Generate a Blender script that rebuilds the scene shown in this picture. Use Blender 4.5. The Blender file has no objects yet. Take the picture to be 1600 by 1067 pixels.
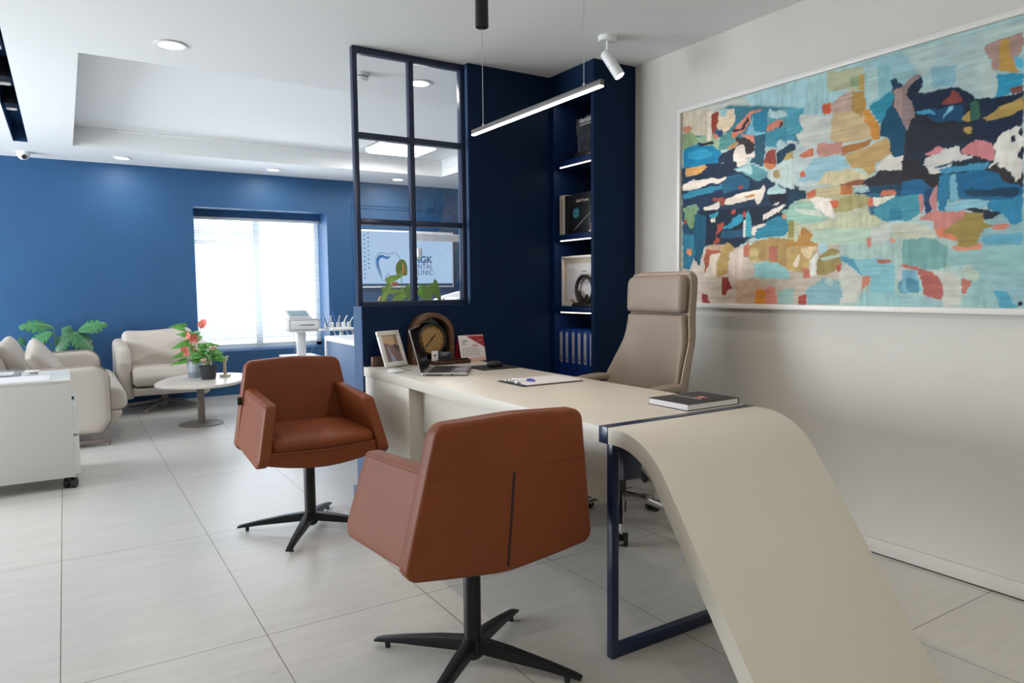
import bpy, bmesh, math, random
import numpy as np
from mathutils import Vector, Matrix, Euler
PI=math.pi
WS=1.7
LF=60
LL=430
DL=5
DR=6
PL=20
PD=6
SP=18
SL=0.2
SLAT=-0.45
PGAIN=0.95
OCR=-2
OCA=232
random.seed(7)
S=bpy.context.scene
C=bpy.context.collection

# ------------------------------------------------------------------ camera
def cam_axes(pitch,yaw,roll):
    fw=Vector((math.sin(yaw)*math.cos(pitch),math.cos(yaw)*math.cos(pitch),math.sin(pitch)))
    r=Vector((math.cos(yaw),-math.sin(yaw),0)); u=r.cross(fw)
    return r*math.cos(roll)+u*math.sin(roll), -r*math.sin(roll)+u*math.cos(roll), fw
cd=bpy.data.cameras.new('camera'); cam=bpy.data.objects.new('camera',cd); C.objects.link(cam)
cr,cu,cf=cam_axes(-0.07582501,0.56273253,-0.01004537)
cam.matrix_world=Matrix(((cr.x,cu.x,-cf.x,0),(cr.y,cu.y,-cf.y,0),(cr.z,cu.z,-cf.z,1.187),(0,0,0,1)))
cd.sensor_width=36; cd.lens=1104.83/1600*36; cd.clip_start=0.02
S.camera=cam
S.view_settings.view_transform='Standard'; S.view_settings.look='None'
S.view_settings.gamma=1; S.view_settings.use_curve_mapping=False
S.view_settings.exposure=0.1

# ------------------------------------------------------------------ light
w=bpy.data.worlds.new('world'); S.world=w; w.use_nodes=True
bg=w.node_tree.nodes['Background']; bg.inputs[0].default_value=(0.86,0.93,1,1); bg.inputs[1].default_value=WS
def area(name,loc,rot,sx,sy,power,col=(1,1,1),shape='RECTANGLE',spread=None):
    l=bpy.data.lights.new(name,'AREA'); l.shape=shape; l.size=sx; l.size_y=sy; l.energy=power; l.color=col
    if spread: l.spread=spread
    o=bpy.data.objects.new(name,l); C.objects.link(o); o.location=loc; o.rotation_euler=rot
    return o
# daylight through the blinds of the far window and an added light for unseen glazing on the left
area('daylight_far_window',(1.98,9.02,1.30),(-PI/2,0,0),1.5,1.5,LF,(0.86,0.93,1.0))
area('added_left_daylight',(-4.12,6.2,1.25),(0,-PI/2,0),2.0,3.8,LL,(0.84,0.92,1.0))

# ------------------------------------------------------------------ materials
def lin(c): return c/12.92 if c<=0.04045 else ((c+0.055)/1.055)**2.4
def hx(h): return tuple(lin(int(h[i:i+2],16)/255) for i in (0,2,4))+(1,)
MATS={}
def mat(name,col,rough=0.5,metal=0,spec=0.5,noise=0,nscale=8,bump=0,bscale=60,coat=0,emis=None,estr=0,trans=0,sheen=0,stretch=(1,1,1),sss=0):
    m=bpy.data.materials.new(name); m.use_nodes=True; nt=m.node_tree; b=nt.nodes['Principled BSDF']
    if isinstance(col,str): col=hx(col)
    if len(col)==3: col=tuple(col)+(1,)
    b.inputs['Base Color'].default_value=col; b.inputs['Roughness'].default_value=rough
    b.inputs['Metallic'].default_value=metal; b.inputs['Specular IOR Level'].default_value=spec
    if coat: b.inputs['Coat Weight'].default_value=coat; b.inputs['Coat Roughness'].default_value=0.15
    if sheen: b.inputs['Sheen Weight'].default_value=sheen
    if trans: b.inputs['Transmission Weight'].default_value=trans
    if emis: b.inputs['Emission Color'].default_value=tuple(emis)+(1,); b.inputs['Emission Strength'].default_value=estr
    tc=mp=None
    if noise or bump:
        tc=nt.nodes.new('ShaderNodeTexCoord'); mp=nt.nodes.new('ShaderNodeMapping'); mp.inputs['Scale'].default_value=stretch
        nt.links.new(tc.outputs['Object'],mp.inputs['Vector'])
    if noise:
        n=nt.nodes.new('ShaderNodeTexNoise'); n.inputs['Scale'].default_value=nscale; n.inputs['Detail'].default_value=5
        nt.links.new(mp.outputs[0],n.inputs['Vector'])
        r=nt.nodes.new('ShaderNodeValToRGB'); r.color_ramp.elements[0].position=.3; r.color_ramp.elements[1].position=.7
        r.color_ramp.elements[0].color=tuple(c*(1-noise) for c in col[:3])+(1,)
        r.color_ramp.elements[1].color=tuple(min(1,c*(1+noise)) for c in col[:3])+(1,)
        nt.links.new(n.outputs['Fac'],r.inputs['Fac']); nt.links.new(r.outputs['Color'],b.inputs['Base Color'])
    if bump:
        n2=nt.nodes.new('ShaderNodeTexNoise'); n2.inputs['Scale'].default_value=bscale; n2.inputs['Detail'].default_value=3
        nt.links.new(mp.outputs[0],n2.inputs['Vector'])
        bp=nt.nodes.new('ShaderNodeBump'); bp.inputs['Strength'].default_value=bump; bp.inputs['Distance'].default_value=0.002
        nt.links.new(n2.outputs['Fac'],bp.inputs['Height']); nt.links.new(bp.outputs['Normal'],b.inputs['Normal'])
    MATS[name]=m; return m
def emit(name,col,st):
    m=bpy.data.materials.new(name); m.use_nodes=True; nt=m.node_tree; nt.nodes.clear()
    e=nt.nodes.new('ShaderNodeEmission'); e.inputs[0].default_value=tuple(col)+(1,); e.inputs[1].default_value=st
    o=nt.nodes.new('ShaderNodeOutputMaterial'); nt.links.new(e.outputs[0],o.inputs[0]); return m
def glassy(name,f=0.06,tint=(1,1,1)):
    m=bpy.data.materials.new(name); m.use_nodes=True; nt=m.node_tree; nt.nodes.clear()
    t=nt.nodes.new('ShaderNodeBsdfTransparent'); t.inputs[0].default_value=tuple(tint)+(1,)
    g=nt.nodes.new('ShaderNodeBsdfGlossy'); g.inputs['Roughness'].default_value=0.02
    mx=nt.nodes.new('ShaderNodeMixShader'); mx.inputs[0].default_value=f
    o=nt.nodes.new('ShaderNodeOutputMaterial')
    nt.links.new(t.outputs[0],mx.inputs[1]); nt.links.new(g.outputs[0],mx.inputs[2]); nt.links.new(mx.outputs[0],o.inputs[0]); return m

M={}
M['white_wall']=mat('warm_white_paint',(0.60,0.58,0.535),0.7,spec=.25,noise=0.02,nscale=3,bump=.05,bscale=200)
M['ceiling']=mat('ceiling_paint',(0.81,0.815,0.81),0.8,spec=.2)
M['blue_wall']=mat('blue_wall_paint',(0.024,0.086,0.198),0.5,spec=.35,noise=0.05,nscale=2)
M['mid_blue']=mat('mid_blue_paint',(0.055,0.10,0.19),0.35)
M['navy']=mat('navy_paint',(0.0038,0.0160,0.050),0.55,spec=.12,noise=0.06,nscale=3)
M['slot_blue']=mat('slot_blue_paint',(0.008,0.05,0.14),0.5)
M['navy_metal']=mat('navy_powder_coat',(0.008,0.018,0.055),0.28)
M['navy_shelf']=mat('navy_shelf_board',(0.002,0.016,0.07),0.5,spec=.15)
M['white_lacquer']=mat('desk_lacquer',(0.590,0.548,0.470),0.42,noise=0.01)
M['white_plastic']=mat('white_plastic',(0.72,0.73,0.72),0.35)
M['pure_white']=mat('pure_white',(0.8,0.8,0.8),0.4)
M['cabinet_white']=mat('cabinet_white',(0.70,0.70,0.665),0.4)
M['grey_plastic']=mat('grey_plastic',(0.30,0.31,0.33),0.4)
M['black_metal']=mat('black_metal',(0.007,0.008,0.010),0.42,spec=.35)
M['black_plastic']=mat('black_plastic',(0.008,0.008,0.009),0.5)
M['chrome']=mat('polished_aluminium',(0.62,0.62,0.62),0.15,metal=1)
M['profile_grey']=mat('dull_grey_aluminium',(0.10,0.095,0.09),0.5,metal=.3)
M['silver']=mat('silver_aluminium',(0.48,0.48,0.49),0.32,metal=1)
M['terracotta']=mat('terracotta_leather',(0.178,0.043,0.0115),0.48,spec=.26,noise=0.05,nscale=6,bump=.2,bscale=420)
M['seam']=mat('dark_seam',(0.02,0.006,0.003),0.7)
M['cream_leather']=mat('cream_leather',(0.52,0.46,0.40),0.5,spec=.3,noise=0.03,nscale=4,bump=.15,bscale=300)
M['taupe_leather']=mat('taupe_leather',(0.262,0.205,0.160),0.47,spec=.35,noise=0.03,nscale=4,bump=.2,bscale=380)
M['taupe_edge']=mat('taupe_piping',(0.42,0.34,0.25),0.4)
M['taupe_metal']=mat('taupe_metal',(0.22,0.18,0.15),0.4)
M['table_top']=mat('pale_laminate',(0.66,0.60,0.53),0.35,noise=0.03,nscale=10,stretch=(1,12,1))
M['walnut']=mat('walnut_wood',(0.105,0.052,0.025),0.38,noise=0.35,nscale=14,stretch=(1,1,5))
M['dark_wood']=mat('dark_reddish_wood',(0.05,0.015,0.008),0.3,noise=0.3,nscale=10,stretch=(6,1,1))
M['dial']=mat('gold_glitter_dial',(0.34,0.20,0.07),0.5,noise=0.35,nscale=300)
M['bezel']=mat('gunmetal_bezel',(0.06,0.055,0.05),0.3,metal=.6)
M['black_gloss']=mat('black_gloss',(0.004,0.006,0.012),0.08)
M['paper']=mat('white_paper',(0.70,0.66,0.66),0.6)
M['cream_paper']=mat('cream_paper',(0.62,0.53,0.40),0.6)
M['lcd_dark']=mat('dark_blue_card',(.03,.04,.06),.3)
M['red']=mat('crimson_card',(0.33,0.012,0.022),0.4)
M['red_logo']=mat('red_square_print',(0.42,0.06,0.05),0.5)
M['pink']=mat('pale_pink_card',(0.62,0.38,0.30),0.5)
M['ink']=mat('grey_ink',(0.10,0.10,0.11),0.6)
M['silver_ink']=mat('silver_ink',(0.45,0.44,0.42),0.5)
M['charcoal']=mat('charcoal_cover',(0.022,0.021,0.021),0.55,bump=.2,bscale=500)
M['mousemat']=mat('black_rubber_mat',(0.009,0.010,0.012),0.7)
M['blue_pen']=mat('blue_pen_plastic',(0.02,0.04,0.35),0.25)
M['binder']=mat('cobalt_binder',(0.002,0.030,0.19),0.4)
M['binder_label']=mat('binder_label',(0.34,0.34,0.38),0.6)
M['bronze']=mat('dark_bronze',(0.035,0.030,0.027),0.35,metal=.5,bump=.4,bscale=90)
M['smoke_glass']=mat('smoked_crystal',(0.045,0.048,0.055),0.10,noise=.5,nscale=18)
M['pot_grey']=mat('pale_blue_grey_pot',(0.45,0.50,0.56),0.4)
M['pot_grey2']=mat('grey_pot_band',(0.26,0.31,0.36),0.45)
M['pot_dark']=mat('charcoal_pot',(0.035,0.036,0.04),0.6,bump=.3,bscale=80)
M['leaf']=mat('green_leaf',(0.10,0.30,0.045),0.4,noise=0.35,nscale=20)
M['leaf_light']=mat('yellow_green_leaf',(0.20,0.38,0.025),0.38,noise=0.25,nscale=18)
M['leaf_deep']=mat('monstera_leaf',(0.045,0.17,0.06),0.36,noise=0.3,nscale=12)
M['stem']=mat('green_stem',(0.12,0.26,0.06),0.5)
M['spathe']=mat('coral_spathe',(0.80,0.20,0.16),0.3,noise=.15,nscale=30)
M['spathe_orange']=mat('orange_spadix',(0.62,0.16,0.03),0.4)
M['rose']=mat('blush_rose',(0.82,0.60,0.47),0.5)
M['soil']=mat('potting_soil',(0.03,0.02,0.012),0.9)
M['champagne']=mat('champagne_metal',(0.62,0.53,0.40),0.25,metal=.9)
M['blue_panel']=mat('slate_blue_front',(0.09,0.14,0.24),0.45)
M['sky_blue']=mat('blue_handle',(0.03,0.16,0.40),0.3)
M['lcd']=mat('grey_lcd',(0.18,0.25,0.28),0.2)
M['terracotta_pot']=mat('orange_clay',(0.55,0.19,0.07),0.6)
M['pane']=glassy('clear_pane',0.05)
M['acrylic']=glassy('clear_acrylic',0.14,(0.93,0.96,0.98))
M['slat']=mat('white_blind_slat',(0.58,0.63,0.68),0.45)
M['frame_white']=mat('white_picture_frame',(0.70,0.68,0.64),0.35)
M['lamp_disc']=emit('downlight_glow',(1,0.97,0.92),9)
M['panel_glow']=emit('panel_glow',(1,0.98,0.95),7)
M['led']=emit('led_strip_glow',(1,0.86,0.76),9)
M['led_soft']=emit('shelf_led_glow',(1,0.84,0.70),3.2)
M['spot_glow']=emit('spot_lens_glow',(1,0.95,0.88),16)

def floor_mat():
    m=bpy.data.materials.new('porcelain_tile'); m.use_nodes=True; nt=m.node_tree; b=nt.nodes['Principled BSDF']; L=nt.links.new
    tc=nt.nodes.new('ShaderNodeTexCoord'); sp=nt.nodes.new('ShaderNodeSeparateXYZ'); L(tc.outputs['Object'],sp.inputs[0])
    def mth(op,a,c=None):
        n=nt.nodes.new('ShaderNodeMath'); n.operation=op
        for i,v in enumerate((a,c)):
            if v is None: continue
            if isinstance(v,(int,float)): n.inputs[i].default_value=v
            else: L(v,n.inputs[i])
        return n.outputs[0]
    def joint(ax,o,s,hw):
        t=mth('DIVIDE',mth('SUBTRACT',ax,o),s); f=mth('FRACT',t); d=mth('MINIMUM',f,mth('SUBTRACT',1.0,f))
        return mth('LESS_THAN',mth('MULTIPLY',d,s),hw), mth('FLOOR',t)
    gx,ix=joint(sp.outputs[0],0.535-0.603*20,0.603,0.0016); gy,iy=joint(sp.outputs[1],2.452-1.194*20,1.194,0.0016)
    g=mth('MAXIMUM',gx,gy)
    mp=nt.nodes.new('ShaderNodeMapping'); mp.inputs['Scale'].default_value=(1.5,9,1); L(tc.outputs['Object'],mp.inputs[0])
    n=nt.nodes.new('ShaderNodeTexNoise'); n.inputs['Scale'].default_value=2.2; n.inputs['Detail'].default_value=8; n.inputs['Roughness'].default_value=.65; L(mp.outputs[0],n.inputs['Vector'])
    r=nt.nodes.new('ShaderNodeValToRGB'); r.color_ramp.elements[0].position=.25; r.color_ramp.elements[1].position=.75
    r.color_ramp.elements[0].color=(0.50,0.48,0.445,1); r.color_ramp.elements[1].color=(0.595,0.575,0.54,1); L(n.outputs['Fac'],r.inputs['Fac'])
    wn=nt.nodes.new('ShaderNodeTexWhiteNoise'); wn.noise_dimensions='2D'
    cb=nt.nodes.new('ShaderNodeCombineXYZ'); L(ix,cb.inputs[0]); L(iy,cb.inputs[1]); L(cb.outputs[0],wn.inputs['Vector'])
    v=mth('ADD',mth('MULTIPLY',wn.outputs['Value'],0.05),0.975)
    hs=nt.nodes.new('ShaderNodeHueSaturation'); L(r.outputs['Color'],hs.inputs['Color']); L(v,hs.inputs['Value'])
    mx=nt.nodes.new('ShaderNodeMix'); mx.data_type='RGBA'; L(g,mx.inputs[0]); L(hs.outputs['Color'],mx.inputs[6]); mx.inputs[7].default_value=(0.14,0.115,0.095,1)
    L(mx.outputs[2],b.inputs['Base Color'])
    b.inputs['Roughness'].default_value=0.30; b.inputs['Specular IOR Level'].default_value=0.45
    rr=mth('ADD',mth('MULTIPLY',n.outputs['Fac'],0.18),0.22); L(rr,b.inputs['Roughness'])
    return m
M['floor']=floor_mat()

# ------------------------------------------------------------------ builders
ORG={}
def tag(o,label=None,cat=None,group=None,kind=None):
    if label: o['label']=label
    if cat: o['category']=cat
    if group: o['group']=group
    if kind: o['kind']=kind
    return o
def thing(name,loc,label,cat,rot=0,group=None):
    o=bpy.data.objects.new(name,None); C.objects.link(o); o.location=loc; o.rotation_euler=(0,0,rot)
    o.empty_display_size=0.05
    tag(o,label,cat,group); ORG[o.name]=Vector(loc); return o
class B:
    """collects shapes; build() links them as one mesh object"""
    def __init__(s): s.bm=bmesh.new()
    def _add(s,b2,mx=None):
        me=bpy.data.meshes.new('t'); 
        if mx is not None: bmesh.ops.transform(b2,matrix=mx,verts=b2.verts)
        b2.to_mesh(me); s.bm.from_mesh(me); bpy.data.meshes.remove(me); b2.free(); return s
    def box(s,x0,x1,y0,y1,z0,z1,bev=0,seg=2,mx=None):
        b=bmesh.new(); bmesh.ops.create_cube(b,size=1)
        for v in b.verts: v.co=Vector(((x0+x1)/2+v.co.x*(x1-x0),(y0+y1)/2+v.co.y*(y1-y0),(z0+z1)/2+v.co.z*(z1-z0)))
        if bev: bmesh.ops.bevel(b,geom=list(b.edges),offset=bev,segments=seg,profile=.5,affect='EDGES')
        return s._add(b,mx)
    def tube(s,p0,p1,r0,r1=None,n=16,mx=None):
        p0=Vector(p0);p1=Vector(p1); r1=r0 if r1 is None else r1; d=p1-p0
        b=bmesh.new(); bmesh.ops.create_cone(b,cap_ends=True,segments=n,radius1=r0,radius2=r1,depth=d.length)
        m=Matrix.Translation((p0+p1)/2)@d.to_track_quat('Z','Y').to_matrix().to_4x4()
        bmesh.ops.transform(b,matrix=m,verts=b.verts); return s._add(b,mx)
    def path(s,pts,r,n=8,mx=None,taper=None):
        pts=[Vector(p) for p in pts]; b=bmesh.new(); rings=[]
        up=Vector((0.31,0.17,0.93))
        for i,p in enumerate(pts):
            t=(pts[min(i+1,len(pts)-1)]-pts[max(i-1,0)]).normalized(); a=t.cross(up).normalized(); c=t.cross(a)
            rr=r if taper is None else r*(1+(taper-1)*i/(len(pts)-1))
            rings.append([b.verts.new(p+a*rr*math.cos(2*PI*k/n)+c*rr*math.sin(2*PI*k/n)) for k in range(n)])
        for i in range(len(rings)-1):
            for k in range(n): b.faces.new((rings[i][k],rings[i][(k+1)%n],rings[i+1][(k+1)%n],rings[i+1][k]))
        b.faces.new(rings[0][::-1]); b.faces.new(rings[-1]); bmesh.ops.recalc_face_normals(b,faces=b.faces)
        return s._add(b,mx)
    def lathe(s,prof,c=(0,0,0),n=32,mx=None,sx=1,sy=1,ring=False):
        b=bmesh.new(); rings=[]
        prof=list(prof)+([prof[0]] if ring else [])
        for r,z in prof:
            if r<1e-6: rings.append([b.verts.new((c[0],c[1],c[2]+z))])
            else: rings.append([b.verts.new((c[0]+sx*r*math.cos(2*PI*k/n),c[1]+sy*r*math.sin(2*PI*k/n),c[2]+z)) for k in range(n)])
        for i in range(len(rings)-1):
            a,d=rings[i],rings[i+1]
            for k in range(n):
                q=[a[k%len(a)],a[(k+1)%len(a)],d[(k+1)%len(d)],d[k%len(d)]]; u=[]
                for v in q:
                    if v not in u: u.append(v)
                if len(u)>2: b.faces.new(u)
        if not ring:
            if len(rings[0])>1: b.faces.new(rings[0][::-1])
            if len(rings[-1])>1: b.faces.new(rings[-1])
        else: bmesh.ops.remove_doubles(b,verts=b.verts,dist=1e-7)
        bmesh.ops.recalc_face_normals(b,faces=b.faces); return s._add(b,mx)
    def prism(s,poly,a0,a1,axis='X',mx=None,bev=0):
        """poly in the two other axes, extruded along axis"""
        def P(u,v,a): return {'X':(a,u,v),'Y':(u,a,v),'Z':(u,v,a)}[axis]
        b=bmesh.new(); A=[b.verts.new(P(u,v,a0)) for u,v in poly]; D=[b.verts.new(P(u,v,a1)) for u,v in poly]; n=len(poly)
        ca=b.faces.new(A[::-1]); cb_=b.faces.new(D)
        for k in range(n): b.faces.new((A[k],A[(k+1)%n],D[(k+1)%n],D[k]))
        bmesh.ops.recalc_face_normals(b,faces=b.faces)
        if bev: bmesh.ops.bevel(b,geom=list(set(list(ca.edges)+list(cb_.edges))),offset=bev,segments=2,profile=.5,affect='EDGES')
        return s._add(b,mx)
    def pillow(s,out,T,r,fn=None,dome=0,seg=4,inner=6,mx=None,domeb=None):
        """rounded slab: 2D outline, thickness T along w, edge radius r; fn maps (u,v,w) to 3D"""
        fn=fn or (lambda u,v,w:(u,v,w)); domeb=dome if domeb is None else domeb
        P=[Vector(p) for p in out]; n=len(P); ar=sum(P[i].x*P[(i+1)%n].y-P[(i+1)%n].x*P[i].y for i in range(n))
        if ar<0: P=P[::-1]
        N=[]
        for i in range(n):
            t=(P[(i+1)%n]-P[i-1]); N.append(Vector((t.y,-t.x)).normalized())
        c=sum(P,Vector((0,0)))/n
        rings=[]
        h=T/2
        Q=[P[i]-N[i]*r for i in range(n)]
        for sg,dm in ((-1,domeb),(1,dome)):
            rs=[]
            for k in range(inner,0,-1):
                f=1-k/(inner+0.001)
                rs.append(([c+(q-c)*max(f,0.02) for q in Q],sg*(h+dm*(1-f*f))))
            for k in range(seg+1):
                a=PI/2*k/seg
                rs.append(([P[i]-N[i]*(r*(1-math.sin(a))) for i in range(n)],sg*(h-r+r*math.cos(a))))
            if sg>0: rs=rs[::-1]
            rings+=rs
        b=bmesh.new(); V=[[b.verts.new(fn(p.x,p.y,w)) for p in ring] for ring,w in rings]
        for i in range(len(V)-1):
            for k in range(n):
                b.faces.new((V[i][k],V[i][(k+1)%n],V[i+1][(k+1)%n],V[i+1][k]))
        b.faces.new(V[0][::-1]); b.faces.new(V[-1])
        bmesh.ops.remove_doubles(b,verts=b.verts,dist=1e-6)
        bmesh.ops.recalc_face_normals(b,faces=b.faces); return s._add(b,mx)
    def surf(s,fn,nu,nv,mx=None):
        b=bmesh.new(); V=[[b.verts.new(fn(i/nu,j/nv)) for j in range(nv+1)] for i in range(nu+1)]
        for i in range(nu):
            for j in range(nv): b.faces.new((V[i][j],V[i+1][j],V[i+1][j+1],V[i][j+1]))
        return s._add(b,mx)
    def sphere(s,c,r,sx=1,sy=1,sz=1,n=16,mx=None):
        b=bmesh.new(); bmesh.ops.create_uvsphere(b,u_segments=n,v_segments=n//2,radius=r)
        for v in b.verts: v.co=Vector((c[0]+v.co.x*sx,c[1]+v.co.y*sy,c[2]+v.co.z*sz))
        return s._add(b,mx)
    def text(s,body,size,mx,align='LEFT',ext=0.0004,bold=0):
        cu=bpy.data.curves.new('t','FONT'); cu.body=body; cu.size=size; cu.align_x=align; cu.extrude=ext; cu.offset=bold
        o=bpy.data.objects.new('t',cu); me=bpy.data.meshes.new_from_object(o)
        b=bmesh.new(); b.from_mesh(me); bpy.data.meshes.remove(me); bpy.data.objects.remove(o); bpy.data.curves.remove(cu)
        return s._add(b,mx)
    def build(s,name,m,parent=None,smooth=True,label=None,angle=35):
        me=bpy.data.meshes.new(name)
        off=ORG.get(parent.name,Vector((0,0,0))) if parent is not None else Vector((0,0,0))
        if off.length>0: bmesh.ops.translate(s.bm,vec=-off,verts=s.bm.verts)
        s.bm.to_mesh(me); s.bm.free()
        if smooth:
            me.shade_smooth(); me.set_sharp_from_angle(angle=math.radians(angle))
        o=bpy.data.objects.new(name,me); C.objects.link(o)
        if isinstance(m,str): m=M[m]
        me.materials.append(m)
        if parent is not None:
            o.parent=parent; ORG[o.name]=off
        if label: o['label']=label
        return o
def local(t): ORG[t.name]=Vector((0,0,0)); return t      # children of this thing are modelled in its own frame
def solo(b,name,m,label,cat,group=None,origin=None,**k):
    """a thing that is one mesh, origin put at its base"""
    o=b.build(name,m,**k); me=o.data
    co=np.empty(len(me.vertices)*3,dtype=np.float32); me.vertices.foreach_get('co',co); co=co.reshape(-1,3)
    if origin is None: origin=((co[:,0].min()+co[:,0].max())/2,(co[:,1].min()+co[:,1].max())/2,co[:,2].min())
    me.transform(Matrix.Translation(-Vector([float(c) for c in origin]))); o.location=[float(c) for c in origin]
    return tag(o,label,cat,group)
def struct(b,name,m,**k): return tag(b.build(name,m,**k),kind='structure')
def rrect(w,h,r,n=6,cx=0,cy=0):
    if not isinstance(r,(list,tuple)): r=[r]*4
    out=[]
    for (sx,sy,a0),rr in zip(((1,-1,-PI/2),(1,1,0),(-1,1,PI/2),(-1,-1,PI)),r):
        for k in range(n+1):
            a=a0+PI/2*k/n; out.append((cx+sx*(w/2-rr)+rr*math.cos(a),cy+sy*(h/2-rr)+rr*math.sin(a)))
    return dense(out)
def dense(P,d=None):
    n=len(P); per=sum(math.dist(P[i],P[(i+1)%n]) for i in range(n)); d=d or per/48; out=[]
    for i in range(n):
        a,b=P[i],P[(i+1)%n]; L=math.dist(a,b)
        if L<1e-7: continue
        k=max(1,int(L/d))
        for j in range(k): out.append((a[0]+(b[0]-a[0])*j/k,a[1]+(b[1]-a[1])*j/k))
    return out
def rpoly(P,r,n=5):
    """polygon with rounded corners"""
    out=[]; N=len(P)
    if not isinstance(r,(list,tuple)): r=[r]*N
    for i in range(N):
        p=Vector(P[i]); a=(Vector(P[i-1])-p); c=(Vector(P[(i+1)%N])-p); la,lc=a.length,c.length; a/=la; c/=lc
        th=a.angle(c); t=min(r[i]/math.tan(th/2),la*.45,lc*.45); rr=t*math.tan(th/2)
        bis=(a+c).normalized(); ctr=p+bis*(rr/math.sin(th/2)); s0=p+a*t; s1=p+c*t
        v0=s0-ctr; v1=s1-ctr; ang=math.atan2(v0.x*v1.y-v0.y*v1.x,v0.dot(v1))
        for k in range(n+1):
            f=ang*k/n; out.append((ctr.x+v0.x*math.cos(f)-v0.y*math.sin(f),ctr.y+v0.x*math.sin(f)+v0.y*math.cos(f)))
    return dense(out)
def T(x,y,z,rx=0,ry=0,rz=0): return Matrix.Translation((x,y,z))@Euler((rx,ry,rz)).to_matrix().to_4x4()
# orientation for lettering: FACE_Y reads on a face that looks to -Y, FACE_X on one that looks to -X
FACE_Y=Euler((PI/2,0,0)).to_matrix().to_4x4(); FACE_X=Euler((PI/2,0,-PI/2)).to_matrix().to_4x4()
# ------------------------------------------------------------------ the room
CZ=2.509
struct(B().box(-4.0,5.0,-2.2,8.9,-0.1,0.0),'floor','floor',smooth=False)
# ceiling: flat soffit with a raised tray and a narrow lighting slot
b=B()
xs=[-4.0,-0.313,-0.205,0.13,3.86,5.0]; ys=[-2.2,3.2,4.68,7.64,8.6]
for i in range(5):
    for j in range(4):
        if i==3 and j==2: continue
        if i==1 and j in(1,2): continue
        b.box(xs[i],xs[i+1],ys[j],ys[j+1],CZ,CZ+0.2)
b.box(0.0,4.0,4.6,7.8,2.69,2.72)
struct(b,'ceiling','ceiling',smooth=False)
struct(B().box(0.13,3.86,7.62,7.64,2.672,2.69,.003).box(0.13,3.86,4.68,4.70,2.672,2.69,.003).box(0.13,0.15,4.70,7.62,2.672,2.69,.003).box(3.84,3.86,4.70,7.62,2.672,2.69,.003),'trim_1','ceiling')
struct(B().box(-0.313,-0.205,3.2,7.64,2.66,2.68).box(-0.313,-0.311,3.2,7.64,CZ+.001,2.66).box(-0.207,-0.205,3.2,7.64,CZ+.001,2.66).box(-0.311,-0.207,7.636,7.64,CZ+.001,2.66).box(-0.311,-0.207,3.2,3.204,CZ+.001,2.66),'trim_2','slot_blue',smooth=False)
struct(B().box(2.983,3.10,-2.2,3.885,0,CZ),'wall_right','white_wall',smooth=False)
struct(B().box(-4.1,3.1,-2.3,-2.2,0,CZ),'wall_front','white_wall',smooth=False)
# left wall, out of view; its glazing is inferred and added to raise the light
b=B().box(-4.1,-4.0,-2.2,4.2,0,CZ).box(-4.1,-4.0,8.2,8.9,0,CZ).box(-4.1,-4.0,4.2,8.2,0,.25).box(-4.1,-4.0,4.2,8.2,2.25,CZ)
struct(b,'wall_left','white_wall',smooth=False)
b=B()
for y in (4.2,5.51,6.83,8.15): b.box(-4.08,-4.02,y,y+.05,.25,2.25)
b.box(-4.08,-4.02,4.2,8.2,.25,.3).box(-4.08,-4.02,4.2,8.2,2.2,2.25)
w2=struct(b,'window_added','white_plastic',smooth=False)
B().box(-4.055,-4.045,4.25,8.15,.3,2.2).build('window_pane','pane',w2,smooth=False)
struct(B().box(4.9,5.0,3.885,8.9,0,CZ),'wall_side','blue_wall',smooth=False)
struct(B().box(3.10,5.0,3.785,3.885,0,CZ),'wall_inner','white_wall',smooth=False)
# far blue wall with the window niche
WX0,WX1,WZ0,WZ1=1.235,2.722,0.50,2.108
b=B().box(-4.1,WX0,8.48,8.9,0,CZ).box(WX1,5.0,8.48,8.9,0,CZ).box(WX0,WX1,8.48,8.9,0,WZ0).box(WX0,WX1,8.48,8.9,WZ1,CZ)
b.box(WX0,WX1,8.74,8.80,2.035,WZ1)
struct(b,'wall_back','blue_wall',smooth=False)
b=B().box(WX0,WX1,8.84,8.89,WZ0,WZ0+.06).box(WX0,WX1,8.84,8.89,2.03,WZ1).box(WX0,WX0+.06,8.84,8.89,WZ0,WZ1).box(WX1-.06,WX1,8.84,8.89,WZ0,WZ1).box(1.93,2.01,8.83,8.89,WZ0,WZ1).box(WX0,1.95,8.84,8.89,1.72,1.77)
w1=struct(b,'window_1','white_plastic',smooth=False)
B().box(WX0+.06,WX1-.06,8.862,8.868,WZ0+.06,2.03).build('window_pane','pane',w1,smooth=False)
# panel moulding on the far wall round the screen
b=B()
for (x0,x1,z0,z1) in ((3.04,4.46,0.98,2.235),(3.075,4.425,1.015,2.2)):
    t=.012
    b.box(x0,x1,8.468,8.48,z0,z0+t).box(x0,x1,8.468,8.48,z1-t,z1).box(x0,x0+t,8.468,8.48,z0,z1).box(x1-t,x1,8.468,8.48,z0,z1)
struct(b,'trim_3','blue_wall',smooth=False)
struct(B().box(2.968,2.983,-2.2,3.30,0.006,.066,.003),'baseboard_right','white_wall')
struct(B().box(2.974,2.983,-2.2,3.30,0.0,.006),'trim_shadow_gap','black_plastic',smooth=False)  # dark strip standing in for the shade in the gap under the baseboard
# partition: half-height wall, full-height wall, navy cladding towards the desk
b=B().box(1.385,2.072,3.757,3.885,0,1.092).box(2.072,3.10,3.757,3.885,0,CZ)
struct(b,'wall_partition','mid_blue',smooth=False)
struct(B().box(1.3855,2.072,3.745,3.757,0,1.092).box(2.072,2.66,3.745,3.757,0,CZ),'wall_partition_front','navy',smooth=False)
struct(B().box(1.365,2.66,3.725,3.745,0,.055,.002).box(1.365,1.385,3.725,3.905,0,.055,.002),'baseboard_partition','mid_blue')
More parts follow.
